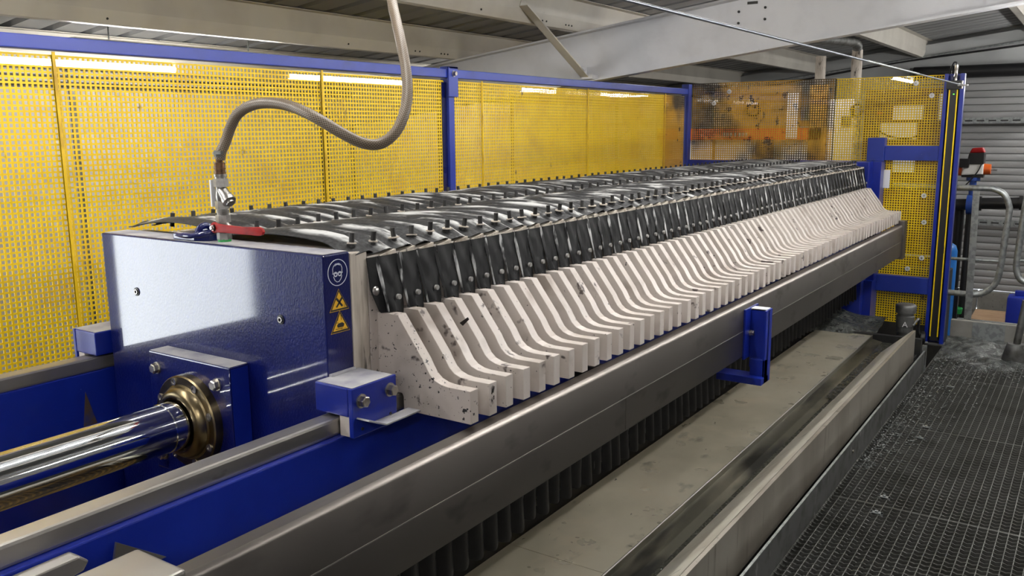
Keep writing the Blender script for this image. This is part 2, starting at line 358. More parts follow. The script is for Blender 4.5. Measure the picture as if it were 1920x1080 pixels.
wf.prism([(DX0, DZ1), (DX1, DZ1), (DX1, rise(DX1)), (DX0, rise(DX0))], 12, 12.1)
wfr = struct('wall_front', wf, 'wall_grey', (0, 12, FZ))
x = DX0; k = 0
while x < DX1:                           # concrete blocks under the shutter
    x2 = min(x+.45, DX1)
    part('concrete_block', MB().box(x+.006, x2-.006, 11.9+.008*(k % 3), 12.1, FZ, -.51), 'concrete', wfr, bevel=.006); x = x2; k += 1
door = thing('door_1', None, None, (-.2, 11.95, DZ0), kind='structure')
sl = []
P0 = .083
nsl = int((DZ1-DZ0)/P0)
def slat_mb(z):
    mb = MB(); prof = [(11.99, 0), (11.972, .003), (11.968, .012), (11.966, .042), (11.968, .071), (11.972, .079), (11.99, .081), (11.995, .081), (11.995, 0)]
    return mb.prism([(q[0], z+q[1]) for q in prof], DX0, DX1, 'x')
for i in range(nsl):
    if i == 0:
        s0 = part('shutter_slat', slat_mb(DZ0), 'slat', door, smooth=50)
    else:
        s = s0.copy(); COL.objects.link(s); s.location = (0, 0, P0*i)
part('leak_blocker', MB().box(DX0-.02, DX1+.02, 12.0, 12.04, DZ0, DZ1), 'void', door)  # unseen panel added to stop light leaking between the slats
part('guide_rail', MB().box(DX0-.06, DX0, 11.93, 12.0, DZ0, DZ1), 'galv_dark', door)
part('shutter_drum', MB().cyl((DX0, 11.86, 2.13), (DX1, 11.86, 2.13), .075, n=20), 'black', door, smooth=40)
# roof: profiled sheet on purlins, purlins on tapered rafters
xs = (-5.6, 3.6); prof = []
y = -4.1
while y < 12.1:
    prof += [(y, 0), (y+.165, 0), (y+.18, .035), (y+.225, .035)]; y += .242
dk = MB(); n0 = 0
for (yy, dz) in prof:
    for xx in xs: dk.v.append((xx, yy, ztop(xx)+.2+dz))
for i in range(len(prof)-1): dk.f.append((2*i, 2*i+1, 2*i+3, 2*i+2))
ceil = solo('ceiling', dk, 'roof', None, None, (0, 4, 2.5), kind='structure', solid=.004)
for px in (-5.36, -4.24, -3.15, -1.95, -.73, .5, 1.7, 2.9):
    z = ztop(px); mb = MB()
    for pg in ([(.02, .07), (.025, .07), (.025, .2), (.02, .2)], [(0, 0), (.005, 0), (.025, .07), (.02, .07)], [(-.06, 0), (.005, 0), (.005, .004), (-.06, .004)],
               [(-.06, 0), (-.056, 0), (-.056, .016), (-.06, .016)], [(.02, .196), (.085, .196), (.085, .2), (.02, .2)]):
        mb.prism([(px+a, z+b) for a, b in pg], -4, 11.9)
    pr = part('roof_purlin', mb, 'purlin', ceil)
    hb = MB()
    for yy in (2.62, 4.32, 5.0, 5.05, 5.30, 5.34, 5.38):
        hb.cyl((px+.012, yy, z+.028), (px+.017, yy, z+.029), .006, n=8)
    part('bolt_hole', hb, 'void', pr)
def rafter(y0, x0, x1, name):
    mb = MB()
    mb.prism([(x0, zbot(x0)), (x1, zbot(x1)), (x1, ztop(x1)), (x0, ztop(x0))], y0+.075, y0+.085)
    mb.prism([(x0, zbot(x0)-.006), (x1, zbot(x1)-.006), (x1, zbot(x1)+.006), (x0, zbot(x0)+.006)], y0+.03, y0+.13)
    mb.prism([(x0, ztop(x0)-.012), (x1, ztop(x1)-.012), (x1, ztop(x1)), (x0, ztop(x0))], y0, y0+.16)
    return part(name, mb, 'rafter', ceil)
raf = rafter(5.5, -5.5, 3.5, 'roof_rafter')
bh = MB()
for px, pz in ((-2.02, 2.222), (-2.02, 2.152), (-1.85, 2.235), (-1.85, 2.165)): bh.cyl((px, 5.568, pz), (px, 5.575, pz), .008, n=10)
bh.box(-1.965, -1.9, 5.569, 5.575, 2.262, 2.278)
part('bolt_hole', bh, 'void', raf)
part('splice_plate', MB().prism([(-.62, zbot(-.62)+.01), (.3, zbot(.3)+.01), (.3, ztop(.3)-.02), (-.62, ztop(-.62)-.02)], 5.56, 5.575), 'rafter', raf)
def strut(a, b, w, name, mt, parent, sidev=(1, 0, 0)):
    a = Vector(a); b = Vector(b); d = (b-a).normalized(); s = Vector(sidev); s = (s-d*s.dot(d)).normalized(); u = d.cross(s); mb = MB()
    for (s0, s1, u0, u1) in ((0, w, 0, .005), (0, .005, 0, w)):
        pts = []
        for q in (a, b):
            pts += [q+s*s0+u*u0, q+s*s1+u*u0, q+s*s1+u*u1, q+s*s0+u*u1]
        mb.quadbox([pts[0], pts[1], pts[2], pts[3], pts[4], pts[5], pts[6], pts[7]])
    return part(name, mb, mt, parent)
strut((-3.125, 5.5, 1.85), (-3.125, 4.71, 2.255), .062, 'knee_brace', 'purlin', ceil)
part('brace_cleat', MB().box(-3.13, -3.03, 5.49, 5.57, 1.842, 1.872).box(-3.13, -3.12, 5.49, 5.57, 1.85, 1.93), 'rafter', ceil)
part('end_beam', MB().prism([(-5.5, ztop(-5.5)), (3.5, ztop(3.5)), (3.5, ztop(3.5)+.14), (-5.5, ztop(-5.5)+.14)], 11.8, 11.9), 'wall_grey', ceil)
part('cable', MB().tube([(xx, 11.78, ztop(xx)-.03+.015*math.sin(xx*2.1)) for xx in [-5+.25*i for i in range(32)]], .012, 6), 'black', ceil, smooth=60)
part('conduit', MB().tube([(xx, 11.77, ztop(xx)+.0) for xx in (-5, -2, 1, 3)], .012, 6), 'galv', ceil, smooth=60)
for (px, py, r) in ((-2.41, 9.0, .05), (-2.07, 9.0, .05)):
    solo('peeling_pipe', MB().cyl((px, py, FZ), (px, py, ztop(px)-.08), r, n=18), 'pp_dirty',
         'peeling white pipe column behind the mesh, ' + ('left of the pair with rust streaks' if px < -2.2 else 'right one of the pair'), 'pipe', (px, py, FZ), smooth=40)
solo('overhead_pipe', MB().tube(smoothpath([(-2.07, 9.0, ztop(-2.07)-.09), (-2.07, 8.93, ztop(-2.07)-.03), (-2.12, 8.6, ztop(-2.07)-.02), (-2.3, 6.2, ztop(-2.3)-.1)], 6), .045, 12), 'galv_dark', 'grey overhead pipe running under the roof towards the white columns', 'pipe', (-2.2, 8, 2.2), smooth=60)
# ------------------------------------------------------------------ fluorescent lamps: reflected rows, and added fill tubes
def lamp(x, z, y0, y1, label, hw=.06, hz=.05):
    t = thing('fluorescent_and_fill_lamp', label, 'lamp', (x, (y0+y1)/2, z), 'fluorescent tube lamps under the roof')
    part('tube', MB().cyl((x, y0+.03, z), (x, y1-.03, z), .021, n=14), 'tube', t, smooth=60)
    part('housing', MB().prism([(x-hw*.8, z+hz), (x+hw*.8, z+hz), (x+hw, z+hz*1.7), (x-hw, z+hz*1.7)], y0, y1), 'label_white', t)
    for yy in (y0, y1-.03): part('lamp_holder', MB().box(x-.018, x+.018, yy, yy+.03, z-.018, z+hz), 'label_white', t)
    for yy in (y0+.25, y1-.25): part('hanger', MB().cyl((x, yy, z+hz), (x, yy, ztop(x)+.2), .004, n=6), 'galv', t)
lab = 'white fluorescent tube lamp hung under the roof on thin rods, in a set with added fill lamps'
for (y0, y1) in ((-3.3, -1.85), (-1.2, .25), (2.42, 3.9), (4.88, 6.33), (8.25, 9.05), (10.1, 11.6)): lamp(0.0, 1.93, y0, y1, lab)
for (y0, y1) in ((-.3, 1.13),): lamp(-2.33, 2.1, y0, y1, lab)
for (y0, y1) in ((-2.6, -1.15),): lamp(-1.1, 2.25, y0, y1, lab)
for (y0, y1) in ((1.1, 2.55), (2.95, 4.4)): lamp(-1.35, 2.42, y0, y1, lab)  # added row over the press to brighten plate and handle tops
for (y0, y1) in ((7.7, 9.15), (9.6, 11.05)): lamp(.9, 2.4, y0, y1, lab)  # unseen row added to light the far end of the hall
for (y0, y1) in ((2.5, 3.95), (5.0, 6.4)): lamp(1.9, 2.45, y0, y1, lab)
lamp(-2.0, 2.28, 6.6, 7.5, lab)  # added tube hidden behind the rafter, brightens the far panels
for (y0, y1) in ((2.6, 4.05), (6.6, 8.0)): lamp(-4.6, 1.955, y0, y1, lab, .09, .022)  # added tubes hidden by the fence rail, to light the left wall
# ------------------------------------------------------------------ safety fences
PIT = .0171
def mesh_panel(parent, o, ud, nu, z0, nv, mt='yellow'):
    """plastic mesh: every bar a box; o = lower corner, ud = unit direction along the panel (x or y)"""
    mb = MB(); L = nu*PIT; H = nv*PIT; h = .0031; t = .002
    def bx(a0, a1, b0, b1, dt):
        if ud == 'y': mb.box(o[0]-dt, o[0]+dt, o[1]+a0, o[1]+a1, z0+b0, z0+b1)
        else: mb.box(o[0]+a0, o[0]+a1, o[1]-dt, o[1]+dt, z0+b0, z0+b1)
    for i in range(nu+1): bx(i*PIT-h, i*PIT+h, 0, H, t)
    for j in range(nv+1): bx(0, L, j*PIT-h, j*PIT+h, t*.92)
    return part('mesh_panel', mb, mt, parent)
FX = -2.75
fl = thing('mesh_guard_fence', 'long yellow plastic mesh fence with blue top rail behind the press', 'fence', (FX, 3.8, FZ))
part('top_rail', MB().box(FX-.02, FX+.025, .95, 6.47, 1.752, 1.794), 'blue_rail', fl, bevel=.003)
js = [.96, 1.506, 2.636, 3.50, 3.769, 4.908, 6.076, 6.45]
for a, b, mt in ((.96, 1.506, 'yellow'), (1.506, 2.636, 'yellow'), (2.636, 3.455, 'yellow'), (3.52, 4.908, 'yellow'), (4.908, 6.076, 'yellow'), (6.076, 6.46, 'yellow_dirty')):
    nu = int(round((b-a)/PIT)); mesh_panel(fl, (FX, a), 'y', nu, .42, 77, mt)
for y in (1.506, 2.636, 3.769, 4.908, 6.076):
    part('joint_strip', MB().box(FX+.0115, FX+.0145, y-.0048, y+.0048, .4, 1.748), 'yellow_strip', fl)
def post(parent, y, zt, name='fence_post'):
    return part(name, MB().box(FX-.03, FX+.022, y-.022, y+.022, FZ, zt), 'blue_rail', parent, bevel=.003)
post(fl, 3.497, 1.75); post(fl, .93, 1.794)
part('perforated_post', MB().box(FX-.03, FX+.006, 3.44, 3.474, FZ, 1.73), 'blue_gloss', fl)
cl = part('post_clamp', MB().box(FX+.025, FX+.036, 3.46, 3.535, 1.66, 1.806).box(FX-.02, FX+.036, 3.46, 3.535, 1.796, 1.806), 'blue_rail', fl, bevel=.002)
hexbolt((FX+.036, 3.5, 1.772), (1, 0, 0), .012, .014, cl)
part('clear_sheet', MB().box(FX+.009, FX+.0095, .97, 6.45, .43, 1.75), 'sheet', fl)
# end fence across the far side of the press
FY = 6.56
fe = thing('end_guard_fence', 'stained yellow mesh fence closing off the far end of the press', 'fence', (-1.85, FY, FZ))
part('corner_post', MB().box(FX-.03, FX+.03, 6.47, 6.53, FZ, 1.83), 'blue_rail', fe, bevel=.003)
mesh_panel(fe, (FX+.03, FY), 'x', 63, 1.2, 37, 'yellow_dirty')
mesh_panel(fe, (FX+.03+63*PIT, FY), 'x', 43, .12, 100, 'yellow')
part('bottom_rail', MB().box(FX+.03, -1.30, 6.50, 6.55, 1.172, 1.25), 'blue_rail', fe, bevel=.003)
part('upright', MB().box(-1.385, -1.272, 6.47, 6.55, FZ, 1.42), 'blue_rail', fe, bevel=.004)
part('upper_arm', MB().box(-1.272, -.93, 6.49, 6.55, 1.265, 1.365), 'blue_rail', fe, bevel=.004)
part('lower_arm', MB().box(-1.272, -.93, 6.49, 6.55, .347, .462), 'blue_rail', fe, bevel=.004)
part('clear_sheet', MB().box(FX+.035, -.935, FY-.0105, FY-.01, 1.27, 1.83), 'sheet', fe)
part('data_plate', MB().box(-1.272, -1.225, 6.475, 6.485, 1.075, 1.20), 'label_white', fe)
for (wx, wz) in ((-2.425, 1.767), (-2.544, 1.682), (-1.112, 1.783), (-1.009, 1.699), (-1.01, 1.025), (-.997, .842), (-1.08, .511), (-.994, .593)):
    w = part('washer', MB().lathe((wx, FY-.012, wz), (0, -1, 0), [(0, .017), (.004, .017), (.005, .012), (.005, .007)], 14), 'label_white', fe)
    part('screw', MB().cyl((wx, FY-.014, wz), (wx, FY-.02, wz), .007, n=8), 'bolt', w)
# light curtain post
lc = thing('light_curtain_post', 'tall blue channel post holding a black and yellow light curtain', 'light curtain', (-.868, 6.52, 0))
part('channel', MB().box(-.93, -.81, 6.535, 6.545, 0, 1.835).box(-.93, -.922, 6.49, 6.54, 0, 1.835).box(-.818, -.81, 6.49, 6.54, 0, 1.835).box(-.93, -.908, 6.484, 6.492, 0, 1.835).box(-.834, -.81, 6.484, 6.492, 0, 1.835), 'blue', lc)
part('sensor_bar', MB().box(-.897, -.844, 6.485, 6.53, .03, 1.735), 'black', lc, bevel=.002)
for a in (-.8975, -.8505): part('yellow_edge', MB().box(a, a+.007, 6.478, 6.487, .06, 1.73), 'yellow', lc)
part('end_bracket', MB().box(-.915, -.826, 6.476, 6.5, 1.735, 1.79), 'black', lc)
part('status_light', MB().box(-.872, -.864, 6.4835, 6.485, 1.70, 1.704), 'led', lc)
pl = part('cable_plug', MB().lathe((-.866, 6.5, 1.79), (0, 0, 1), [(0, .013), (.03, .013), (.034, .010), (.07, .010), (.075, .012), (.10, .012)], 14), 'nickel', lc, smooth=40)
part('sensor_cable', MB().tube(smoothpath([(-.866, 6.5, 1.885), (-.868, 6.5, 1.905), (-.885, 6.5, 1.905), (-.90, 6.52, 1.87), (-.905, 6.55, 1.83)], 5), .005, 8), 'black', lc, smooth=60)
part('foot', MB().box(-.94, -.80, 6.47, 6.56, 0, .012), 'galv_dark', lc)
wr = thing('steel_wire_rope', 'taut silver wire rope with tensioner running up to the light curtain post', 'wire', (-.815, 4, 1.75))
part('wire', MB().cyl((-.815, -1.5, 1.744), (-.815, 6.49, 1.757), .0042, n=8), 'cable', wr, smooth=60)
part('sleeve', MB().cyl((-.815, 3.7, 1.7525), (-.815, 4.85, 1.7545), .0055, n=10), 'galv', wr, smooth=60)
part('tensioner', MB().cyl((-.815, 6.3, 1.757), (-.815, 6.47, 1.757), .009, n=8).box(-.845, -.785, 6.45, 6.475, 1.752, 1.762).cyl((-.815, 6.44, 1.735), (-.815, 6.44, 1.785), .006, n=8), 'nickel', wr)
# ------------------------------------------------------------------ filter press frame
XC = -1.765
pf = thing('press_frame', 'blue steel frame of the filter press with fixed head and slide rails', 'machine frame', (XC, 3.5, FZ))
def girder(x0, x1, zb, parent):
    mb = MB().box(x0, x1, -1.2, 6.3, zb, .868).box(x0-.01, x1, -1.2, 6.3, zb-.02, zb+.01)
    return part('girder', mb, 'blue', parent, bevel=.003)
g1 = girder(-1.345, -1.27, .70, pf); g2 = girder(-2.27, -2.2, .45, pf)
part('slide_rail', MB().box(-1.33, -1.285, -1.2, 6.25, .868, .906), 'steel', pf, bevel=.006)
part('slide_rail', MB().box(-2.25, -2.203, -1.2, 6.25, .868, .906), 'steel', pf, bevel=.006)
part('rust_gusset', MB().prism([(1.188, .70), (1.236, .70), (1.205, .818)], -2.2, -2.1985, 'x'), 'rust', pf)
head = part('fixed_head', MB().box(-2.2, -1.315, 6.245, 6.46, .2, 1.262), 'blue', pf, bevel=.006)
part('head_rib', MB().box(-1.36, -1.262, 6.36, 6.46, .42, 1.262), 'blue', pf, bevel=.004)
for lx in (-2.24, -1.31):
    part('frame_leg', MB().box(lx-.05, lx+.05, 6.3, 6.42, FZ, .44), 'blue', pf)
    part('frame_leg', MB().box(lx-.05, lx+.05, -1.0, -.88, FZ, .44), 'blue', pf)
part('lower_mesh', (lambda mb: [mb.box(-2.15, -1.36, -.6+PIT*i-.003, -.6+PIT*i+.003, .497, .501) for i in range(106)] and [mb.box(-2.15+PIT*i-.003, -2.15+PIT*i+.003, -.6, 1.2, .4965, .5005) for i in range(47)] and mb)(MB()), 'yellow_dark', pf)
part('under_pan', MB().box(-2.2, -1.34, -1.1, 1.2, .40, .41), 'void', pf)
# lever and steel block in the near corner
part('stop_lever', MB().prism([(-.1, .80), (.60, .835), (.645, .842), (.655, .855), (.64, .868), (.1, .86)], -1.262, -1.232, 'x'), 'steel', pf, bevel=.003)
part('stop_wedge', MB().prism([(.70, .79), (.80, .79), (.715, .852)], -1.262, -1.257, 'x'), 'steel', pf)
# ------------------------------------------------------------------ stainless shifter beam
sb = thing('shifter_beam', 'long brushed stainless side beam carrying the plate shifter', 'beam', (-1.08, 3.4, FZ))
XR = -1.06
part('cladding', MB().prism([(XR, .651), (XR, .845), (XR-.004, .852), (XR-.010, .857), (XR-.04, .857), (XR-.04, .651)], .705, 6.14), 'clad', sb, smooth=35)
part('seam', MB().box(XR, XR+.0012, .71, 6.12, .748, .7505), 'steel', sb)
part('lower_panel', MB().box(XR, XR+.001, 2.13, 6.1, .655, .748), 'clad', sb)
part('end_box', MB().box(-1.182, XR-.001, -.6, .705, .62, .868), 'steel', sb, bevel=.005)
part('end_bracket', MB().box(XR-.05, XR+.012, 6.14, 6.225, .63, .885), 'clad', sb, bevel=.003)
for y in (2.2, 4.2, 6.0): part('beam_support', MB().box(-1.27, XR-.04, y, y+.05, .66, .80), 'void', sb)
br = thing('blue_sensor_bracket', 'blue steel bracket bolted to the stainless side beam', 'bracket', (-1.04, 3.15, .55))
part('flange', MB().box(XR, XR+.008, 3.095, 3.24, .64, .832), 'blue', br, bevel=.0015)
part('web', MB().box(XR+.008, -.985, 3.155, 3.167, .60, .828).box(-.993, -.985, 3.13, 3.2, .548, .828).box(XR+.02, -.985, 3.13, 3.167, .548, .64), 'blue', br, bevel=.0015)
part('foot', MB().box(-1.16, -.985, 3.10, 3.18, .548, .575), 'blue', br, bevel=.0015)
part('top_edge', MB().box(XR+.008, -.993, 3.155, 3.2, .822, .829), 'label_white', br)
hexbolt((XR+.008, 3.15, .735), (1, 0, 0), .010, .013, br)
# ------------------------------------------------------------------ moving pusher block with ram
pu = thing('pusher_block', 'glossy blue pusher block with chrome ram at the near end of the press', 'press block', (XC, 1.3, .4))
part('platen', MB().box(-2.172, -1.348, 1.276, 1.354, .42, 1.24), 'blue_gloss', pu, bevel=.003)
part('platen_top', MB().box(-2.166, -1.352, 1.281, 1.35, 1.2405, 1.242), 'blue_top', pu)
part('liner_plate', MB().box(-2.172, -1.348, 1.356, 1.4085, .40, 1.236), 'pp_dirty', pu, bevel=.003)
fsl = part('ram_slab', MB().box(-1.922, -1.612, 1.222, 1.276, .665, .967), 'blue_gloss', pu, bevel=.003)
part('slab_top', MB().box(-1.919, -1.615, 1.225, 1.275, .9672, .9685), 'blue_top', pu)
part('slab_side', MB().box(-1.6118, -1.611, 1.225, 1.273, .67, .963), 'blue', pu)
RC = (-1.762, .818)
ax = lambda y: (RC[0], y, RC[1])
part('ram_flange', MB().lathe(ax(1.222), (0, -1, 0), [(0, .113), (.02, .113), (.023, .110), (.023, .092), (.026, .088), (.034, .086), (.042, .08), (.046, .072), (.046, .066), (.03, .066)], 48), 'brass', pu, smooth=35)
fb = MB()
for k in range(8):
    a = k*math.pi/4 + .3; c = Vector((RC[0]+.1*math.cos(a), 1.199, RC[1]+.1*math.sin(a)))
    fb.lathe(c, (0, -1, 0), [(0, .0095), (.003, .0095), (.003, .006), (.0005, .006)], 12)
part('flange_screw', fb, 'nickel', pu)
part('piston_collar', MB().lathe(ax(1.19), (0, -1, 0), [(0, .059), (.05, .059), (.052, .0575)], 40), 'chrome', pu, smooth=35)
part('piston_rod', MB().cyl(ax(1.15), ax(-1.2), .057, n=64), 'chrome', pu, smooth=40)
for (bx_, bz_) in ((-1.89, .928), (-1.66, .922), (-1.89, .705), (-1.645, .705)): hexbolt((bx_, 1.222, bz_), (0, -1, 0), .0125, .013, pu)
for (bx_, bz_) in ((-2.034, 1.096), (-1.49, 1.086)):
    part('threaded_plug', MB().lathe((bx_, 1.276, bz_), (0, -1, 0), [(0, .011), (.002, .011), (.0022, .0075), (-.004, .0075)], 18), 'black', pu)
    part('plug_ring', MB().lathe((bx_, 1.2745, bz_), (0, -1, 0), [(0, .0068), (.003, .0068), (.003, .004), (0, .004)], 16), 'nickel', pu)
def guide(sx, parent):
    f = (lambda x: XC + sx*(x-XC))
    def bx(x0, x1, *r):
        a, b = sorted((f(x0), f(x1))); return MB().box(a, b, *r)
    gb = part('guide_bracket', bx(-1.349, -1.253, 1.236, 1.368, .912, .975), 'blue', parent, bevel=.003)
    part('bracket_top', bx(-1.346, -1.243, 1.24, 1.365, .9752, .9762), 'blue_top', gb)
    part('side_plate', bx(-1.252, -1.24, 1.236, 1.372, .868, .975), 'blue', gb, bevel=.002)
    part('wear_pad', bx(-1.282, -1.255, 1.24, 1.36, .868, .912), 'white_pp', gb)
    if sx > 0:
        for y, z in ((1.262, .944), (1.35, .946)): hexbolt((-1.24, y, z), (1, 0, 0), .0125, .014, gb)
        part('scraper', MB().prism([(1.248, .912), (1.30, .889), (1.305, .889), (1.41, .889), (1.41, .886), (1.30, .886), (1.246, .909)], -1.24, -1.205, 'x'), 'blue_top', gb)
        part('screw_hole', MB().cyl((-1.2399, 1.35, .892), (-1.2385, 1.35, .892), .0035, n=10).cyl((-1.2399, 1.262, .883), (-1.2385, 1.262, .883), .004, n=6), 'void', gb)
    return gb
guide(1, pu); guide(-1, pu)
part('weld_bead', MB().cyl((-1.345, 1.278, .976), (-1.345, 1.352, .976), .006, n=8), 'blue_top', pu, smooth=60)
# lifting eye
ey = thing('lifting_eye', 'blue swivel lifting eye lying on top of the pusher block', 'lifting eye', (-1.82, 1.31, 1.242))
part('base', MB().prism([(-1.872, 1.282), (-1.79, 1.282), (-1.755, 1.30), (-1.75, 1.32), (-1.79, 1.345), (-1.86, 1.345)], 1.242, 1.258, 'z'), 'blue_gloss', ey, bevel=.003)
part('ring', MB().tube([(-1.79+.0*i, 1.315+.022*math.cos(i*math.pi/12), 1.255+.022*math.sin(i*math.pi/12)) for i in range(13)], .008, 10), 'blue_gloss', ey, smooth=60)
part('shackle', MB().tube(smoothpath([(-1.87, 1.29, 1.252), (-1.80, 1.285, 1.254), (-1.755, 1.305, 1.262), (-1.77, 1.33, 1.268), (-1.82, 1.335, 1.262)], 5), .0075, 10), 'blue_gloss', ey, smooth=60)
# pictograms on the block's right face (flat stickers, printed shapes as thin layers)
SX = -1.348
def sticker(polys, mt, name, parent, lift):
    mb = MB()
    for pg in polys: mb.prism(pg, SX, SX+lift, 'x')
    return part(name, mb, mt, parent)
def ring(cy, cz, r0, r1, n=40, a0=0, a1=2*math.pi, sy=1.0):
    out = []
    for i in range(n):
        a = a0+(a1-a0)*i/n; b = a0+(a1-a0)*(i+1)/n
        out.append([(cy+sy*r0*math.cos(a), cz+r0*math.sin(a)), (cy+sy*r1*math.cos(a), cz+r1*math.sin(a)), (cy+sy*r1*math.cos(b), cz+r1*math.sin(b)), (cy+sy*r0*math.cos(b), cz+r0*math.sin(b))])
    return out
def stroke(pts, w):
    out = []
    for (a, b) in zip(pts[:-1], pts[1:]):
        d = Vector((b[0]-a[0], b[1]-a[1])).normalized(); nx, nz = -d.y*w/2, d.x*w/2; e = d*w*.3
        out.append([(a[0]-nx-e.x, a[1]-nz-e.y), (a[0]+nx-e.x, a[1]+nz-e.y), (b[0]+nx+e.x, b[1]+nz+e.y), (b[0]-nx+e.x, b[1]-nz+e.y)])
    return out
SC = (1.3165, 1.199)
goggle = ring(SC[0], SC[1], .0277, .0292)
cy, cz = SC
goggle += stroke([(cy-.0135, cz-.002), (cy-.0145, cz+.008), (cy-.012, cz+.014), (cy-.006, cz+.019), (cy+.004, cz+.0195), (cy+.010, cz+.016), (cy+.0135, cz+.009), (cy+.0125, cz-.002)], .0014)
goggle += [[(cy-.008, cz+.014), (cy-.004, cz+.020), (cy+.004, cz+.020), (cy+.008, cz+.014), (cy+.002, cz+.0165), (cy-.003, cz+.0165)]]
goggle += stroke([(cy-.0125, cz-.008), (cy-.009, cz-.016), (cy-.003, cz-.0205), (cy+.003, cz-.0205), (cy+.009, cz-.015), (cy+.012, cz-.008)], .0014)
goggle += ring(cy-.0062, cz-.0035, .0032, .0056, 16) + ring(cy+.0062, cz-.0035, .0032, .0056, 16) + stroke([(cy-.015, cz-.0015), (cy+.0145, cz-.0015)], .0016)
sticker(goggle, 'sign_white', 'goggles_sign', pu, .0006)
def tri(cy, cz, s):
    return [(cy-s, cz-s*.80), (cy+s, cz-s*.80), (cy, cz+s*.86)]
for q, (ty, tz) in enumerate(((1.317, 1.138), (1.3175, 1.090))):
    a = sticker([tri(ty, tz, .029)], 'sign_yellow', 'warning_sign', pu, .0005)
    blk = []
    o = tri(ty, tz, .0278); i_ = tri(ty, tz-.0005, .0225)
    for k in range(3):
        j = (k+1) % 3; blk.append([o[k], o[j], i_[j], i_[k]])
    if q == 0: blk += [[(ty-.011, tz-.014), (ty-.007, tz-.0155), (ty+.011, tz+.003), (ty+.007, tz+.006)], [(ty+.007, tz-.0155), (ty+.011, tz-.013), (ty-.006, tz+.006), (ty-.010, tz+.003)]]
    else:
        blk += [[(ty-.008, tz-.012), (ty+.009, tz-.0125), (ty+.012, tz-.006), (ty+.006, tz-.002), (ty-.006, tz-.003), (ty-.010, tz-.007)]]
        blk += stroke([(ty-.014, tz-.0145), (ty+.006, tz-.0150)], .0012) + stroke([(ty-.004, tz+.014), (ty-.008, tz+.003)], .001) + stroke([(ty+.002, tz+.015), (ty+.004, tz+.004)], .001) + stroke([(ty-.012, tz-.001), (ty-.006, tz-.001)], .001)
    sticker(blk, 'sign_black', 'printed_symbol', a, .0009)
# ------------------------------------------------------------------ filter plates
NP, PITCH_P, Y1 = 69, .0695, 1.436
PX = -1.348
hp = [(-1.37, 1.09), (-1.287, 1.09), (-1.216, .995), (-1.207, .979), (-1.197, .964), (-1.184, .953), (-1.166, .9465), (-1.147, .944), (-1.086, .944), (-1.086, .869), (-1.277, .869), (-1.277, .900), (-1.281, .908), (-1.37, .908)]
bm_ = MB().box(2*XC-PX, PX, -.0265, .0415, .36, 1.222)
bm_.prism(hp[::-1], 0, .029); bm_.prism([(2*XC-a, b) for a, b in hp], 0, .029)
ORGP = (XC, 0, .36)
me_plate = mesh_of('plate_body', bm_, 'white_pp', ORGP, bevel=.0014)
me_plate0 = me_plate.copy(); me_plate0.materials.clear(); me_plate0.materials.append(M['white_pp_specked'])
def flap_mesh(seed):
    rd = random.Random(seed); ph = rd.uniform(0, 6); amp = rd.uniform(.8, 1.15)
    def f(u, v):
        y = .004 + u*.0645
        zb = 1.092 if u < .44 else 1.072
        if u > .8: zb += .03*((u-.8)/.2)**1.6
        z = 1.219 + (zb-1.219)*v
        b = .031*v*(.8+.2*math.sin(math.pi*u)*amp)
        b += .002*math.sin(9*v+ph)*math.sin(7*u+ph) - .006*(u**6)*v
        return (PX+.002+b, y + .0015*math.sin(6*v+ph), z)
    return mesh_of('side_flap', MB().grid(f, 12, 10, True), 'rubber', ORGP, smooth=60, solid=.0016)
def pleat_mesh(seed):
    rd = random.Random(seed); ph = rd.uniform(0, 6)
    def f(u, v):
        z = 1.217 - .125*v; w = .0075 + .004*math.sin(5*v+ph)
        return (PX+.002+.029*v+.004*u, -.002 + .006*v + (u-.5)*w*(1-.75*v), z)
    return mesh_of('side_pleat', MB().grid(f, 3, 10), 'rubber_dusty', ORGP, smooth=60, solid=.0012)
ROWS = (-1.376, -1.765, -2.155)
def cloth_mesh(seed):
    rd = random.Random(seed); p1, p2, p3 = (rd.uniform(0, 6) for _ in range(3)); am = rd.uniform(.85, 1.2)
    def f(u, v):
        x = -1.362 + (-2.170+1.362)*u; y = -.083 + v*.088
        if x > ROWS[1]: t = (ROWS[0]-x)/(ROWS[0]-ROWS[1]); arch = .013*math.sin(math.pi*max(0, min(1, t)))**.8
        else: t = (ROWS[1]-x)/(ROWS[1]-ROWS[2]); arch = .019*math.sin(math.pi*max(0, min(1, t)))**.8
        vv = v + .05*math.sin(7*x+p1) + .03*math.sin(19*x+p2)
        if vv < .6: fold = .5-.5*math.cos(math.pi*max(0, vv)/.6)
        else: fold = .5+.5*math.cos(math.pi*min(1, (vv-.6)/.4))
        z = 1.246 + arch*am + fold*(.010+.003*math.sin(5*x+p3)) + .0015*math.sin(31*x+p2)*math.sin(5*v)
        e = max(0, 1-u*14)
        z -= e*(.021 + .003*fold); x += e*(.006+.012*math.sin(math.pi*v))
        return (x, y, z)
    return mesh_of('top_cloth', MB().grid(f, 48, 9, True), 'cloth', ORGP, smooth=70, solid=.0018)
def lower_mesh(seed):
    rd = random.Random(seed); ph = rd.uniform(0, 6)
    def f(u, v):
        return (PX+.003+.016*math.sin(math.pi*u)*(v**.6)+.003*math.sin(5*v+ph), -.028+.068*u, .70-(.357+.008*math.sin(ph)+.012*math.sin(math.pi*u))*v)
    return mesh_of('lower_cloth', MB().grid(f, 6, 8), 'rubber', ORGP, smooth=60, solid=.0015)
flaps = [flap_mesh(i) for i in range(5)]; pleats = [pleat_mesh(i+20) for i in range(5)]
cloths = [cloth_mesh(i+40) for i in range(6)]; lowers = [lower_mesh(i+60) for i in range(4)]
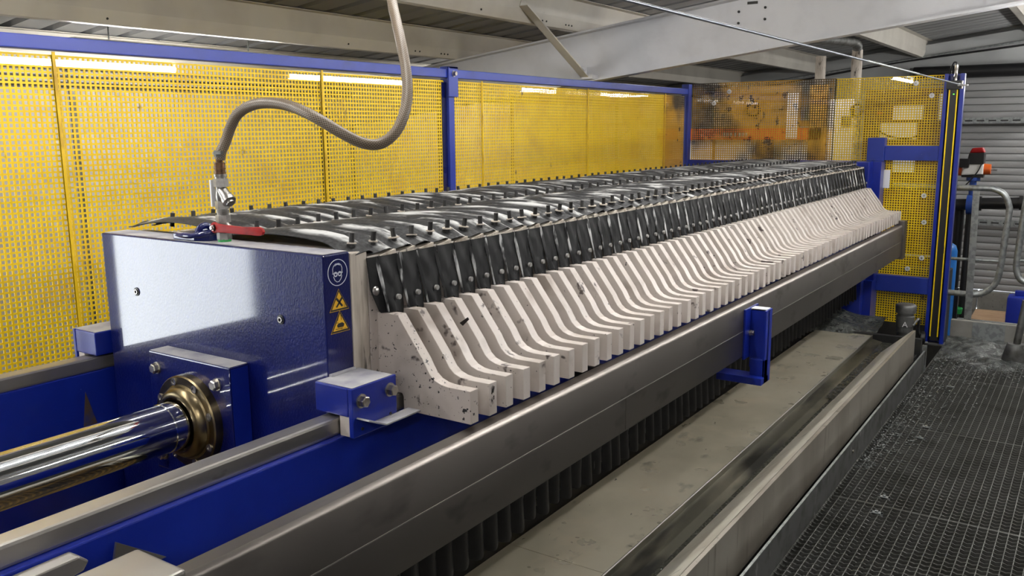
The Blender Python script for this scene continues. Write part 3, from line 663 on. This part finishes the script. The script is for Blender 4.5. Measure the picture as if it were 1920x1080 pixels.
me_clip = mesh_of('cloth_clip', MB().prism([(.010, 1.2185), (.064, 1.2185), (.064, 1.2295), (.010, 1.2215)], -1.375, -1.343, 'x'), 'pp_dirty', ORGP, bevel=.0008)
me_rivet = mesh_of('rivet', MB().cyl((-1.3205, .040, 1.123), (-1.3135, .040, 1.123), .0062, n=14), 'rivet', ORGP)
def pin_meshes():
    p = mesh_of('pin', MB().cyl((0, 0, -.014), (0, 0, .024), .0062, n=12), 'pin', (0, 0, 0), smooth=40)
    w = mesh_of('washer', MB().cyl((0, 0, .0), (0, 0, .003), .0135, n=16), 'washer', (0, 0, 0))
    return p, w
me_pin, me_wash = pin_meshes()
ONES = ['', 'first', 'second', 'third', 'fourth', 'fifth', 'sixth', 'seventh', 'eighth', 'ninth', 'tenth', 'eleventh', 'twelfth', 'thirteenth', 'fourteenth', 'fifteenth', 'sixteenth', 'seventeenth', 'eighteenth', 'nineteenth']
TENS = ['', '', 'twent', 'thirt', 'fort', 'fift', 'sixt']
def ordinal(n):
    if n < 20: return ONES[n]
    return TENS[n//10]+'ieth' if n % 10 == 0 else TENS[n//10]+'y-'+ONES[n % 10]
for i in range(NP):
    if i == 0: lb = 'white filter plate nearest the blue pusher block, its handle speckled with black dots'
    elif i == 1: lb = 'second white filter plate from the pusher block, black handwriting on its handle end'
    elif i == NP-1: lb = 'last white filter plate at the far end, against the fixed blue head'
    elif i <= 34: lb = ordinal(i+1)+' white filter plate with black cloth counted from the blue pusher block'
    else: lb = ordinal(NP-i)+' white filter plate with black cloth counted back from the far fixed head'
    rd = random.Random(i*13+5)
    t = thing('filter_plate', lb, 'filter plate', (XC, Y1+PITCH_P*i+rd.uniform(-.0004, .0004), .36), 'filter plates packed in the press')
    b = put('plate_body', me_plate, t); b.location = (0, 0, 0)
    if i: b.location.x = rd.uniform(-.0025, .0025)
    else: b.data = me_plate0
    fl_ = put('side_flap', flaps[i % 5 if i < 5 else rd.randrange(5)], t)
    put('rivet', me_rivet, fl_)
    put('side_pleat', pleats[rd.randrange(5)], t)
    put('cloth_clip', me_clip, t)
    put('lower_cloth', lowers[rd.randrange(4)], t)
    put('top_cloth', cloths[rd.randrange(6)], t).location.z = rd.uniform(-.001, .002)
    for q, rx in enumerate(ROWS):
        if i == 0 and q == 0: pass
        p = put('pin', me_pin, t, (rx-XC+rd.uniform(-.003, .003), (-.046, .014, .04)[q], 1.2475-.36+(.0, .003, .002)[q]+.004*rd.random()))
        p.rotation_euler = (rd.uniform(-.12, .12), rd.uniform(-.12, .12), 0)
        w = put('washer', me_wash, p); w.scale = (1, 1, 1) if rd.random() > .35 else (.8, .8, 1)
    if i == 0:
        def ff(u, v):
            y = -.033+.038*u; zb = 1.092 if u > .55 else 1.092+.055*((.55-u)/.55)
            return (PX+.0025+.022*v*(.4+.6*u), y, 1.219+(zb-1.219)*v)
        ef = put('end_flap', mesh_of('end_flap', MB().grid(ff, 8, 10, True), 'rubber', ORGP, smooth=60, solid=.0016), t)
        put('dome_nut', mesh_of('dome_nut', MB().lathe((PX+.012, -.017, 1.143), (1, 0, .1), [(0, .011), (.003, .0105), (.006, .007), (.007, .003)], 18), 'nickel', ORGP, smooth=40), ef)
    if i == 1:
        sc = MB()
        def st(pts, w):
            for a, b2 in zip(pts[:-1], pts[1:]):
                d = Vector((b2[0]-a[0], b2[1]-a[1])).normalized(); nx, nz = -d.y*w/2, d.x*w/2
                sc.prism([(a[0]-nx, a[1]-nz), (a[0]+nx, a[1]+nz), (b2[0]+nx, b2[1]+nz), (b2[0]-nx, b2[1]-nz)], -1.0862, -1.0855, 'x')
        st([(.009, .918), (.011, .926), (.012, .930)], .004); st([(.014, .920), (.017, .929), (.019, .934)], .003); st([(.010, .922), (.016, .925)], .003)
        st([(.0115, .910), (.0085, .905), (.0095, .901), (.0115, .9025), (.010, .906)], .0014)
        st([(.0175, .913), (.0155, .910), (.018, .9065), (.0165, .9035), (.0155, .9055), (.0178, .9095), (.0175, .913)], .0018)
        put('handwriting', mesh_of('handwriting', sc, 'sign_black', ORGP), t).location.x = b.location.x
    if i == 3:
        put('black_scrape', mesh_of('black_scrape', MB().prism([(-1.272, 1.034), (-1.262, 1.028), (-1.243, 1.046), (-1.247, 1.051)], -.0008, .001), 'sign_black', ORGP), t)
# ------------------------------------------------------------------ valve and hose on the pusher block
VX, VY = -1.722, 1.318
va = thing('ball_valve', 'nickel ball valve with red lever and slanted strainer on the pusher block', 'valve', (VX, VY, 1.242))
vz = lambda z: (VX, VY, z)
part('seal_ring', MB().cyl(vz(1.242), vz(1.248), .0155, n=20), 'green', va, smooth=40)
part('lower_nut', MB().cyl(vz(1.247), vz(1.264), .0175, n=6), 'nickel', va)
part('valve_body', MB().lathe(vz(1.263), (0, 0, 1), [(0, .0125), (.003, .0135), (.006, .017), (.012, .0185), (.018, .017), (.021, .013), (.026, .0125)], 24), 'nickel', va, smooth=50)
part('upper_nut', MB().cyl(vz(1.288), vz(1.305), .0175, n=6).cyl(vz(1.305), vz(1.311), .0135, n=16).cyl(vz(1.311), vz(1.318), .0155, n=16).cyl(vz(1.318), vz(1.3205), .0125, n=16), 'nickel', va)
lv = part('red_lever', MB().lathe((VX-.004, VY-.018, 1.277), (0, -1, 0), [(0, .0125), (.006, .0135), (.009, .0115)], 20).prism([(VX-.004, 1.288), (VX+.03, 1.2855), (VX+.10, 1.284), (VX+.155, 1.287), (VX+.166, 1.284), (VX+.170, 1.277), (VX+.166, 1.270), (VX+.155, 1.267), (VX+.10, 1.267), (VX+.03, 1.267), (VX-.004, 1.266)], VY-.027, VY-.019), 'red', va, bevel=.0016, smooth=40)
hexbolt((VX-.004, VY-.027, 1.277), (0, -1, 0), .005, .005, va, 'lever_nut', 'nickel', True)
part('strainer_nut', MB().cyl(vz(1.320), vz(1.338), .0172, n=6), 'nickel', va)
part('strainer_nut', MB().cyl(vz(1.372), vz(1.391), .0178, n=6), 'nickel', va)
part('strainer_body', MB().lathe(vz(1.338), (0, 0, 1), [(0, .0125), (.006, .0142), (.014, .0148), (.024, .013), (.034, .0122)], 24).lathe((VX, VY, 1.366), (.72, -.05, -.69), [(0, .012), (.018, .0135), (.03, .0145), (.031, .0165), (.041, .0165), (.042, .010), (.048, .010)], 20), 'nickel', va, smooth=45)
part('top_collar', MB().lathe(vz(1.391), (0, 0, 1), [(0, .0135), (.004, .0135), (.005, .0158), (.010, .0158), (.011, .014)], 18), 'nickel', va, smooth=40)
part('brass_fitting', MB().lathe(vz(1.402), (0, 0, 1), [(0, .0135), (.004, .0135), (.0045, .0122), (.01, .0122), (.0105, .0135), (.014, .0135), (.0145, .0122), (.02, .0122), (.0205, .0128), (.026, .0128), (.027, .0085), (.036, .0085)], 20), 'bronze', va, smooth=30)
part('paper_tag', MB().box(VX-.0215, VX-.0165, VY-.016, VY-.004, 1.325, 1.388), 'label_white', va)
hpts = [(-1.719, 1.318, 1.436), (-1.714, 1.32, 1.456), (-1.707, 1.328, 1.477), (-1.696, 1.335, 1.508), (-1.668, 1.335, 1.538), (-1.62, 1.335, 1.557), (-1.556, 1.335, 1.562), (-1.488, 1.335, 1.553), (-1.415, 1.335, 1.529), (-1.367, 1.365, 1.495), (-1.334, 1.395, 1.473), (-1.312, 1.425, 1.471), (-1.295, 1.455, 1.493), (-1.293, 1.485, 1.533), (-1.307, 1.515, 1.58), (-1.335, 1.545, 1.635), (-1.373, 1.575, 1.698), (-1.412, 1.605, 1.752), (-1.45, 1.635, 1.806), (-1.52, 1.70, 1.93), (-1.57, 1.76, 2.1), (-1.59, 1.8, 2.5)]
ho = thing('water_hose', 'brown braided hose looping from the roof down to the valve', 'hose', (VX, VY, 1.436))
part('hose_tube', MB().tube(smoothpath(hpts, 8), .0122, 16, uv=True), 'hose', ho, smooth=60)
part('hose_clamp', MB().lathe((VX+.003, VY, 1.442), (.1, 0, 1), [(0, .0138), (.014, .0138)], 18).box(VX+.004, VX+.03, VY-.018, VY-.010, 1.448, 1.455), 'galv_dark', ho)
# ------------------------------------------------------------------ drip tray and drain trough
dt = thing('drip_tray', 'wide dull stainless drip tray sheet lying below the plates', 'tray', (-1.35, 3, .15))
part('tray_sheet', MB().box(-1.512, -1.155, -.6, 2.2, .145, .150).box(-1.512, -1.155, 2.203, 6.0, .1447, .1497), 'tray', dt)
part('tray_lip', MB().box(-1.157, -1.152, -.6, 6.0, .122, .150), 'tray_dark', dt)
part('fold_highlight', MB().cyl((-1.156, -.6, .150), (-1.156, 6.0, .150), .0035, n=8), 'steel', dt, smooth=60)  # thin bead added to carry the highlight along the folded tray edge
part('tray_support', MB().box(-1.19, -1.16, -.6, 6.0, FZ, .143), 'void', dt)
part('shade_fill', MB().box(-2.3, -1.57, -.6, 6.2, FZ, .10), 'void', dt)  # dark box put in for the shade under the plates
tg = thing('drain_trough', 'long stainless trough wall beside the walkway with dirty water in it', 'trough', (-1, 2.6, 0))
part('back_slope', MB().prism([(-1.152, .128), (-1.10, .116), (-1.055, .10), (-1.06, .092), (-1.152, .12)], -.6, 5.9), 'tray_dark', tg)
part('outer_wall', MB().prism([(-1.058, .097), (-.872, .272), (-.858, .272), (-.858, .078), (-.862, .07), (-.866, .078), (-.866, .262), (-1.054, .088)], -.6, 5.64), 'trough', tg)
part('inner_slope', MB().prism([(-1.0565, .1005), (-.8735, .2725), (-.873, .2732), (-1.057, .1012)], -.6, 5.62), 'trough_inner', tg)
part('water', MB().box(-1.069, -1.046, -.6, 5.64, .09, .1055), 'water', tg)
part('water', MB().box(-1.10, -1.035, 4.5, 5.9, .085, .113), 'water', tg)
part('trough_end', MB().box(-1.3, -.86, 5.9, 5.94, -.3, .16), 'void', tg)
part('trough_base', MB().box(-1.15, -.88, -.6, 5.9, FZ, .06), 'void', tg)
def mud(u, v):
    x = -1.72+.58*u; y = 5.86+.42*v
    return (x, y, .10+.20*math.sin(math.pi*min(1, .15+.85*v)/1.6)*(1-.55*u)+.012*math.sin(15*x+9*y)+.010*math.sin(27*y-8*x))
solo('mud_covered_sheet', MB().grid(mud, 24, 16), 'sludge', 'crumpled mud-covered dark sheet at the far end of the drip tray', 'sheet', (-1.43, 6.07, .1), smooth=80, solid=.004)
pp = thing('outlet_fitting', 'grey pipe union above the trough pouring water', 'pipe fitting', (-1.0, 6.12, .1))
part('union_body', MB().lathe((-1.0, 6.12, .10), (0, 0, 1), [(0, .045), (.05, .045), (.052, .052), (.09, .052), (.092, .056), (.16, .058), (.165, .05), (.18, .05), (.182, .064), (.225, .066), (.235, .06), (.24, .05)], 24), 'galv_dark', pp, smooth=35)
fd = bpy.data.curves.new('letter', 'FONT'); fd.body = 'A'; fd.size = .05; fd.extrude = .0008; fd.align_x = 'CENTER'
tmp = bpy.data.objects.new('tmp', fd); COL.objects.link(tmp); dg = bpy.context.evaluated_depsgraph_get()
lm = bpy.data.meshes.new_from_object(tmp.evaluated_get(dg)); bpy.data.objects.remove(tmp); bpy.data.curves.remove(fd)
lm.name = 'stamped_mark'; lm.materials.clear(); lm.materials.append(M['label_white'])
lo = put('stamped_mark', lm, pp, (.01, -.0585, .095)); lo.rotation_euler = (math.pi/2, 0, .1); ORG[lo.name] = ORG[pp.name]
for dx in (-.016, .018):
    part('water_stream', MB().lathe((-1.0+dx, 6.10, .10), (0, -.35, -1), [(0, .014), (.04, .013), (.09, .016)], 10), 'galv', pp, smooth=60)
solo('muddy_hose', MB().tube(smoothpath([(-.95, 6.1, .2), (-.93, 6.2, .23), (-.95, 6.35, .12), (-.93, 6.42, .03), (-.90, 6.44, .02)], 6), .009, 8), 'galv_dark', 'thin muddy grey hose hanging beside the foot of the light curtain post', 'hose', (-.93, 6.2, .1), smooth=60)
solo('rubber_roller', MB().lathe((-.945, 6.40, .06), (1, .2, 0), [(0, .03), (.005, .045), (.03, .045), (.035, .03)], 18), 'black', 'black muddy roller by the foot of the light curtain post', 'roller', (-.93, 6.4, .06), smooth=40)
# ------------------------------------------------------------------ walkway: kick plate, grating panels, clips, kerb
kp = thing('kick_plate', 'scuffed grey steel kick plate along the edge of the grating', 'kick plate', (-.815, 2.6, 0))
part('plate', MB().box(-.818, -.812, -.6, 5.74, -.02, .125), 'galv_dark', kp, bevel=.001)
part('top_lip', MB().box(-.8195, -.8105, -.6, 5.74, .124, .128), 'galv', kp)
part('end_post', MB().box(-.83, -.805, 5.74, 5.765, -.02, .16), 'galv', kp)
part('bolt', MB().cyl((-.812, 2.0, .07), (-.806, 2.0, .07), .008, n=6).cyl((-.812, 3.9, .07), (-.806, 3.9, .07), .008, n=6), 'bolt', kp)
gw = thing('grating_walkway', 'dark steel grating walkway beside the trough', 'walkway', (0, 4, FZ))
GX0, GX1 = -.808, .72
def grating(y0, y1):
    mb = MB(); x = GX0
    while x < GX1: mb.box(x-.0014, x+.0014, y0, y1, -.028, .002); x += .0338
    mb.box(GX0, GX1, y0+.002, y0+.006, -.03, .0005); mb.box(GX0, GX1, y1-.006, y1-.002, -.03, .0005)
    mb.box(GX0, GX0+.004, y0, y1, -.03, .0)
    y = y0+.033; nx = int((GX1-GX0)/.00845)
    while y < y1-.01:
        k = len(mb.v)
        for i in range(nx+1):
            xx = GX0+.00845*i; zt = (.003, .0015, -.0015, .0015)[i % 4]
            for yy in (y-.0012, y+.0012): mb.v += [(xx, yy, zt), (xx, yy, zt-.012)]
        for i in range(nx):
            a = k+4*i; b = a+4
            mb.f += [(a, b, b+1, a+1), (a+2, a+3, b+3, b+2), (a, a+2, b+2, b)]
        y += .033
    return part('grating_panel', mb, 'grate', gw)
for y0 in (-.71, .35, 1.41, 2.47, 3.53, 4.59, 5.65): grating(y0, y0+1.06)
for y0 in (-.68, .35, 1.41, 2.47, 3.53, 4.59, 5.65, 6.68): part('cross_beam', MB().box(GX0, GX1, y0-.03, y0+.03, -.13, -.031), 'void', gw)
for xx in (-.79, .68):
    for yy in (-.6, 1.45, 4.6, 6.6): part("walkway_leg", MB().box(xx-.02, xx+.02, yy-.02, yy+.02, FZ, -.12), 'galv_dark', gw)
cp = None
cl_lab = ['nearest', 'second nearest', 'third nearest', 'fourth nearest', 'farthest']
for k, (cx, cy) in enumerate(((-.614, 3.444), (-.62, 3.616), (-.62, 4.44), (-.621, 4.624), (-.623, 5.45))):
    t = thing('grating_clip', 'small pale grating clip on the walkway, '+cl_lab[k]+' of the five in the row', 'clip', (cx, cy, .003), 'clips holding the grating panels')
    part('saddle', MB().box(cx-.022, cx+.022, cy-.010, cy+.010, .003, .006).box(cx-.022, cx-.016, cy-.014, cy+.014, -.01, .006).box(cx+.016, cx+.022, cy-.014, cy+.014, -.01, .006), 'galv', t)
    part('clip_bolt', MB().cyl((cx, cy, .006), (cx, cy, .013), .007, n=6), 'galv', t)
ke = thing('kerb', 'grey dirty kerb plate with a pale patch at the end of the grating', 'kerb', (-.2, 6.74, 0))
part('kerb_plate', MB().box(-.80, .72, 6.72, 6.77, -.03, .145), 'concrete', ke, bevel=.004)
part('clean_patch', MB().box(-.66, -.46, 6.718, 6.7205, .01, .14), 'galv', ke)
def slush(u, v):
    x = -.80+1.5*u; y = 5.75+.96*v
    h = .012*math.sin(9*x+3*y)+.010*math.sin(17*x-11*y+1)+.008*math.sin(31*x+23*y)+.006*math.sin(53*x-37*y)
    h += .03*max(0, 1-abs(v-.85)*2.2) - .045*max(0, .35-v)/.35
    return (x, y, h)
solo('wet_sludge', MB().grid(slush, 90, 60), 'sludge', 'wet dark grey sludge spread over the far end of the grating', 'sludge', (0, 6.3, 0), smooth=80, kind='stuff')
lm_ = MB(); rr = random.Random(3)
def lump(x, y, z, s):
    k = len(lm_.v)
    P = [(1,0,0),(-1,0,0),(0,1,0),(0,-1,0),(0,0,.8),(0,0,-.5)]
    for p in P: lm_.v.append((x+p[0]*s*rr.uniform(.6,1.3), y+p[1]*s*rr.uniform(.6,1.3), z+p[2]*s*rr.uniform(.5,1)))
    for a, b, c in ((0,2,4),(2,1,4),(1,3,4),(3,0,4),(2,0,5),(1,2,5),(3,1,5),(0,3,5)): lm_.f.append((k+a, k+b, k+c))
for i in range(900):
    y = rr.uniform(3.9, 5.85); w = .05+.22*((y-3.9)/1.95); x = -.80+abs(rr.gauss(0, .5))*w*1.6
    lump(x, y, .002, rr.uniform(.003, .009))
for i in range(700): lump(rr.uniform(-.8, .5), rr.gauss(5.95, .12), .004, rr.uniform(.004, .012))
solo('sludge_crumbs', lm_, 'sludge', 'dark sludge crumbs scattered on the grating along the kick plate', 'crumbs', (-.6, 5, 0), kind='stuff')
bo = thing('railing_foot', 'dark grey railing foot standing in sludge at the right edge', 'foot', (-.36, 6.28, 0))
part('base', MB().lathe((-.36, 6.28, 0), (0, 0, 1), [(0, .07), (.03, .075), (.09, .06), (.12, .05)], 18), 'galv_dark', bo, smooth=50)
part('stem', MB().cyl((-.36, 6.28, .1), (-.33, 6.30, .4), .022, n=12), 'galv_dark', bo, smooth=40)
# ------------------------------------------------------------------ beyond the far fence
rl = thing('guard_rail', 'galvanised guard rail with rounded corners in front of the shutter', 'railing', (-.72, 7.0, FZ))
part('rail_tube', MB().tube(smoothpath([(-1.3, 7.0, 1.057), (-.881, 7.0, 1.057), (-.677, 7.0, 1.059), (-.616, 7.0, 1.05), (-.561, 7.0, 1.014), (-.529, 7.0, .944), (-.524, 7.0, .888), (-.535, 7.0, .699), (-.545, 7.0, .507), (-.563, 7.0, .397), (-.612, 7.0, .327), (-.684, 7.0, .292), (-.823, 7.0, .29), (-1.3, 7.0, .29)], 6), .0215, 14), 'galv', rl, smooth=60)
part('middle_bar', MB().cyl((-1.3, 7.0, .54), (-.545, 7.0, .545), .011, n=10), 'galv', rl, smooth=60)
part('rail_post', MB().prism([(-.757, 1.042), (-.714, 1.042), (-.696, .02), (-.695, FZ), (-.745, FZ), (-.742, .02)], 6.955, 6.968), 'galv', rl, bevel=.001)
r2 = thing('second_guard_rail', 'second galvanised guard rail cut off by the right edge', 'railing', (-.2, 7.0, FZ))
part('rail_tube', MB().tube(smoothpath([(.4, 7.0, 1.05), (-.34, 7.0, 1.05), (-.40, 7.0, 1.03), (-.425, 7.0, .986), (-.437, 7.0, .818), (-.447, 7.0, .591), (-.445, 7.0, .496), (-.42, 7.0, .433), (-.376, 7.0, .407), (-.3, 7.0, .40), (.4, 7.0, .40)], 6), .0215, 14), 'galv', r2, smooth=60)
part('middle_bar', MB().cyl((-.445, 7.0, .56), (.4, 7.0, .56), .011, n=10), 'galv', r2, smooth=60)
part('rail_post', MB().box(.1, .14, 6.95, 6.965, FZ, 1.04), 'galv', r2)
pv = thing('valve_actuator', 'grey valve actuator with orange end caps on a blue valve', 'actuator', (-.975, 9.0, FZ))
part('actuator_body', MB().prism([(-1.085, 1.05), (-.905, 1.06), (-.905, 1.155), (-1.06, 1.15)], 8.94, 9.06), 'white_box', pv, bevel=.012)
part('orange_cap', MB().cyl((-.906, 9.0, 1.105), (-.85, 9.0, 1.105), .05, .045, n=18), 'orange', pv, smooth=40)
part('orange_cap', MB().cyl((-1.15, 9.0, 1.09), (-1.085, 9.0, 1.09), .042, .05, n=18), 'orange', pv, smooth=40)
part('end_stem', MB().cyl((-.85, 9.0, 1.10), (-.80, 9.0, 1.10), .007, n=8), 'galv', pv, smooth=40)
part('base_plate', MB().box(-1.08, -.90, 8.95, 9.05, 1.03, 1.055), 'black', pv)
part('limit_box', MB().prism([(-1.045, 1.15), (-.905, 1.15), (-.905, 1.255), (-1.03, 1.25)], 8.93, 9.07), 'black', pv, bevel=.008)
part('indicator_dome', MB().prism([(-1.03, 1.25), (-.905, 1.255), (-.925, 1.30), (-1.01, 1.295)], 8.94, 9.06), 'red', pv, bevel=.012)
part('solenoid', MB().box(-1.10, -1.02, 8.9, 8.95, 1.12, 1.20), 'black', pv, bevel=.004)
part('neck_flange', MB().cyl((-.985, 9, 1.0), (-.985, 9, 1.03), .058, n=20), 'valve_blue', pv, smooth=40)
part('valve_neck', MB().cyl((-.985, 9, .80), (-.985, 9, 1.0), .03, n=16), 'valve_blue', pv, smooth=40)
part('valve_disc_body', MB().cyl((-1.02, 9, .78), (-.965, 9, .78), .09, n=24), 'valve_blue', pv, smooth=40)
part('pipe_support', MB().cyl((-.99, 9, FZ), (-.99, 9, .70), .03, n=10), 'black', pv, smooth=40)
part('signal_cable', MB().tube(smoothpath([(-.92, 8.93, 1.16), (-.95, 8.92, 1.08), (-1.02, 8.92, .98), (-1.08, 8.95, .92)], 5), .006, 6), 'black', pv, smooth=60)
bp_ = thing('black_pipe', 'thick black plastic pipe joining the blue valve', 'pipe', (-.6, 9, .78))
part('pipe', MB().cyl((-.965, 9, .79), (-.2, 9, .83), .052, n=20).cyl((-1.6, 9, .75), (-1.02, 9, .78), .052, n=20), 'black', bp_, smooth=40)
part('pipe_collar', MB().cyl((-.60, 9, .81), (-.57, 9, .8115), .066, n=20).cyl((-.93, 9, .7918), (-.90, 9, .793), .066, n=20), 'black', bp_, smooth=40)
part('drop_pipe', MB().cyl((-1.09, 9.1, FZ), (-1.09, 9.1, .76), .045, n=16), 'black', bp_, smooth=40)
for (z, lb) in ((1.552, 'upper'), (.342, 'lower')):
    t = thing('slotted_strut', lb+' slotted galvanised strut fixed across the grey roller shutter', 'strut', (-1, 11.86, z))
    part('channel', MB().box(-1.47, 1.6, 11.85, 11.89, z-.035, z+.035), 'galv', t)
    hb = MB()
    for k in range(24): hb.box(-1.44+k*.125, -1.36+k*.125, 11.848, 11.851, z-.008, z+.008)
    tag(part('slot', hb, 'void', t), kind='stuff')
tk = thing('blue_tank', 'light blue upright tank half hidden behind the light curtain post', 'tank', (-1.10, 8.6, FZ))
part('tank_shell', MB().lathe((-1.10, 8.6, FZ), (0, 0, 1), [(0, .08), (.02, .085), (1.14, .085), (1.19, .07), (1.21, .04)], 24), 'sky_blue', tk, smooth=50)
part('black_backing', MB().box(-1.02, -.985, 8.62, 8.66, FZ, .05), 'black', tk)
solo('green_tape_roll', MB().lathe((-1.04, 8.95, -.23), (.15, -.1, 1), [(0, .03), (0, .06), (.05, .06), (.05, .03)], 20), 'green', 'roll of green tape standing beside the blue tank', 'tape', (-1.04, 8.95, -.23), smooth=40)
part('tape_stand', MB().box(-1.09, -1.0, 8.9, 9.0, FZ, -.235), 'void', tk)
solo('plywood_board', MB().prism([(-1.12, 11.05), (-.55, 11.0), (-.55, 11.68), (-1.13, 11.68)], FZ+.0, FZ+.06, 'z'), 'wood', 'bare plywood board lying on the floor below the shutter', 'board', (-.8, 11.4, FZ), bevel=.003)
jc = thing('blue_jerrycan', 'dark blue plastic jerrycan standing by the plywood board', 'jerrycan', (-.64, 10.8, FZ))
part('can_body', MB().box(-.745, -.53, 10.7, 10.95, FZ, -.34), 'can_blue', jc, bevel=.03, smooth=40)
part('can_handle', MB().box(-.68, -.58, 10.78, 10.84, -.34, -.28), 'can_blue', jc, bevel=.01)
part('paper_label', MB().box(-.747, -.7445, 10.74, 10.9, -.62, -.42), 'label_white', jc)
ls = thing('floor_strut', 'galvanised slotted strut lying low behind the kerb', 'strut', (-.5, 7.6, -.05))
part('channel', MB().box(-.86, .6, 7.58, 7.62, -.065, -.015), 'galv', ls)
hb = MB()
for k in range(11): hb.box(-.78+k*.125, -.70+k*.125, 7.578, 7.581, -.048, -.032)
tag(part('slot', hb, 'void', ls), kind='stuff')
for x0 in (-.85, .5): part('strut_leg', MB().box(x0, x0+.04, 7.58, 7.62, FZ, -.065), 'galv_dark', ls)
# stores seen through the end fence
def stand(t, x0, x1, y0, y1, z0): part('stand', MB().box(x0, x0+.03, y0, y1, FZ, z0).box(x1-.03, x1, y0, y1, FZ, z0), 'galv_dark', t)
rk = thing('orange_rack_beam', 'orange rack with white panels seen through the end fence', 'rack', (-2.8, 7.65, FZ))
part('rack_beam', MB().box(-3.5, -2.0, 7.6, 7.66, 1.385, 1.49), 'orange', rk)
for (a, b) in ((-3.2, -2.98), (-2.94, -2.56), (-2.34, -2.12)):
    part('white_panel', MB().box(a, b, 7.64, 7.7, .95, 1.385), 'white_box', rk)
for x0 in (-3.5, -2.99, -2.06): part('rack_upright', MB().box(x0, x0+.06, 7.66, 7.74, FZ, 1.49), 'amber', rk)
lt = MB()
for k in range(7): lt.box(-2.86+k*.035, -2.84+k*.035, 7.597, 7.6, 1.42, 1.455)
part('faded_lettering', lt, 'washer', rk)
tb = thing('tan_board', 'tan wall board with a black ring, above the orange rack', 'board', (-2.6, 8.0, FZ))
part('board', MB().box(-3.1, -2.3, 8.0, 8.03, 1.35, 1.86), 'tan', tb)
for k in range(6): part('board_batten', MB().box(-3.1, -2.3, 7.99, 8.0, 1.42+.075*k, 1.43+.075*k), 'amber', tb)
part('black_ring', MB().tube([(-2.72+.06*math.cos(a*math.pi/12), 7.97, 1.66+.06*math.sin(a*math.pi/12)) for a in range(25)], .012, 8), 'black', tb, smooth=60)
stand(tb, -3.1, -2.3, 8.0, 8.03, 1.35)
br_ = thing('brown_drum', 'brown drum standing behind the end fence beside the white panels', 'drum', (-2.46, 7.5, FZ))
part('drum_shell', MB().lathe((-2.46, 7.5, FZ), (0, 0, 1), [(0, .085), (.02, .09), (2.13, .09), (2.14, .085)], 20), 'brown', br_, smooth=40)
am = thing('amber_column', 'amber yellow column behind the end fence', 'column', (-2.04, 7.6, FZ))
part('column', MB().box(-2.11, -1.97, 7.6, 7.66, FZ, 1.84), 'amber', am)
part('white_strip', MB().box(-2.29, -2.20, 7.58, 7.6, 1.40, 1.78), 'white_box', am)
part('strip_arm', MB().box(-2.22, -2.1, 7.6, 7.63, 1.5, 1.55), 'amber', am)
wc = thing('white_cabinet', 'white switch cabinet behind the end fence', 'cabinet', (-1.86, 7.7, FZ))
part('cabinet_body', MB().box(-1.97, -1.76, 7.67, 7.9, FZ, 1.72), 'white_box', wc, bevel=.004)
part('grey_panel', MB().box(-1.86, -1.775, 7.655, 7.66, 1.50, 1.58), 'galv_dark', wc)
part('cabinet_arch', MB().tube([(-1.735+.045*math.cos(a*math.pi/10), 7.64, 1.63+.045*math.sin(a*math.pi/10)) for a in range(21)], .008, 6), 'black', wc, smooth=60)
part('cabinet_arm', MB().box(-1.78, -1.76, 7.62, 7.66, 1.58, 1.66), 'black', wc)
ms = thing('hall_machine', 'pale machine with white and amber panels behind the end fence', 'machine', (-1.4, 7.9, FZ))
part('machine_frame', MB().box(-1.72, -1.06, 7.85, 8.1, FZ, 1.80), 'brown', ms)
part('machine_panel', MB().box(-1.58, -1.30, 7.82, 7.85, 1.39, 1.52), 'white_box', ms)
part('machine_panel', MB().box(-1.49, -1.26, 7.82, 7.85, 1.55, 1.66), 'white_box', ms)
part('machine_panel', MB().box(-1.46, -1.30, 7.82, 7.85, 1.12, 1.34), 'white_box', ms)
part('machine_panel', MB().box(-1.15, -1.08, 7.82, 7.85, 1.54, 1.75), 'white_box', ms)
part('red_switch', MB().box(-1.66, -1.56, 7.82, 7.85, 1.68, 1.75), 'brown', ms)
part('red_lamp', MB().box(-1.61, -1.57, 7.82, 7.85, 1.60, 1.615), 'orange', ms)
part('dark_fill', MB().box(-1.75, -.95, 7.6, 7.84, FZ, .35), 'void', ms)  # dark box added to blacken the area low behind the fence
part('dark_recess', MB().box(-1.71, -1.62, 7.82, 7.85, 1.22, 1.42).box(-1.30, -1.08, 7.82, 7.85, 1.0, 1.12).box(-1.70, -1.30, 7.82, 7.85, .2, 1.0), 'brown', ms)
part('hanging_cable', MB().tube(smoothpath([(-1.66, 7.8, 1.55), (-1.55, 7.78, 1.44), (-1.42, 7.78, 1.40), (-1.28, 7.8, 1.42), (-1.2, 7.82, 1.55)], 6), .008, 6), 'black', ms, smooth=60)
# pale tone behind the left mesh is the wall, lit by added lamps
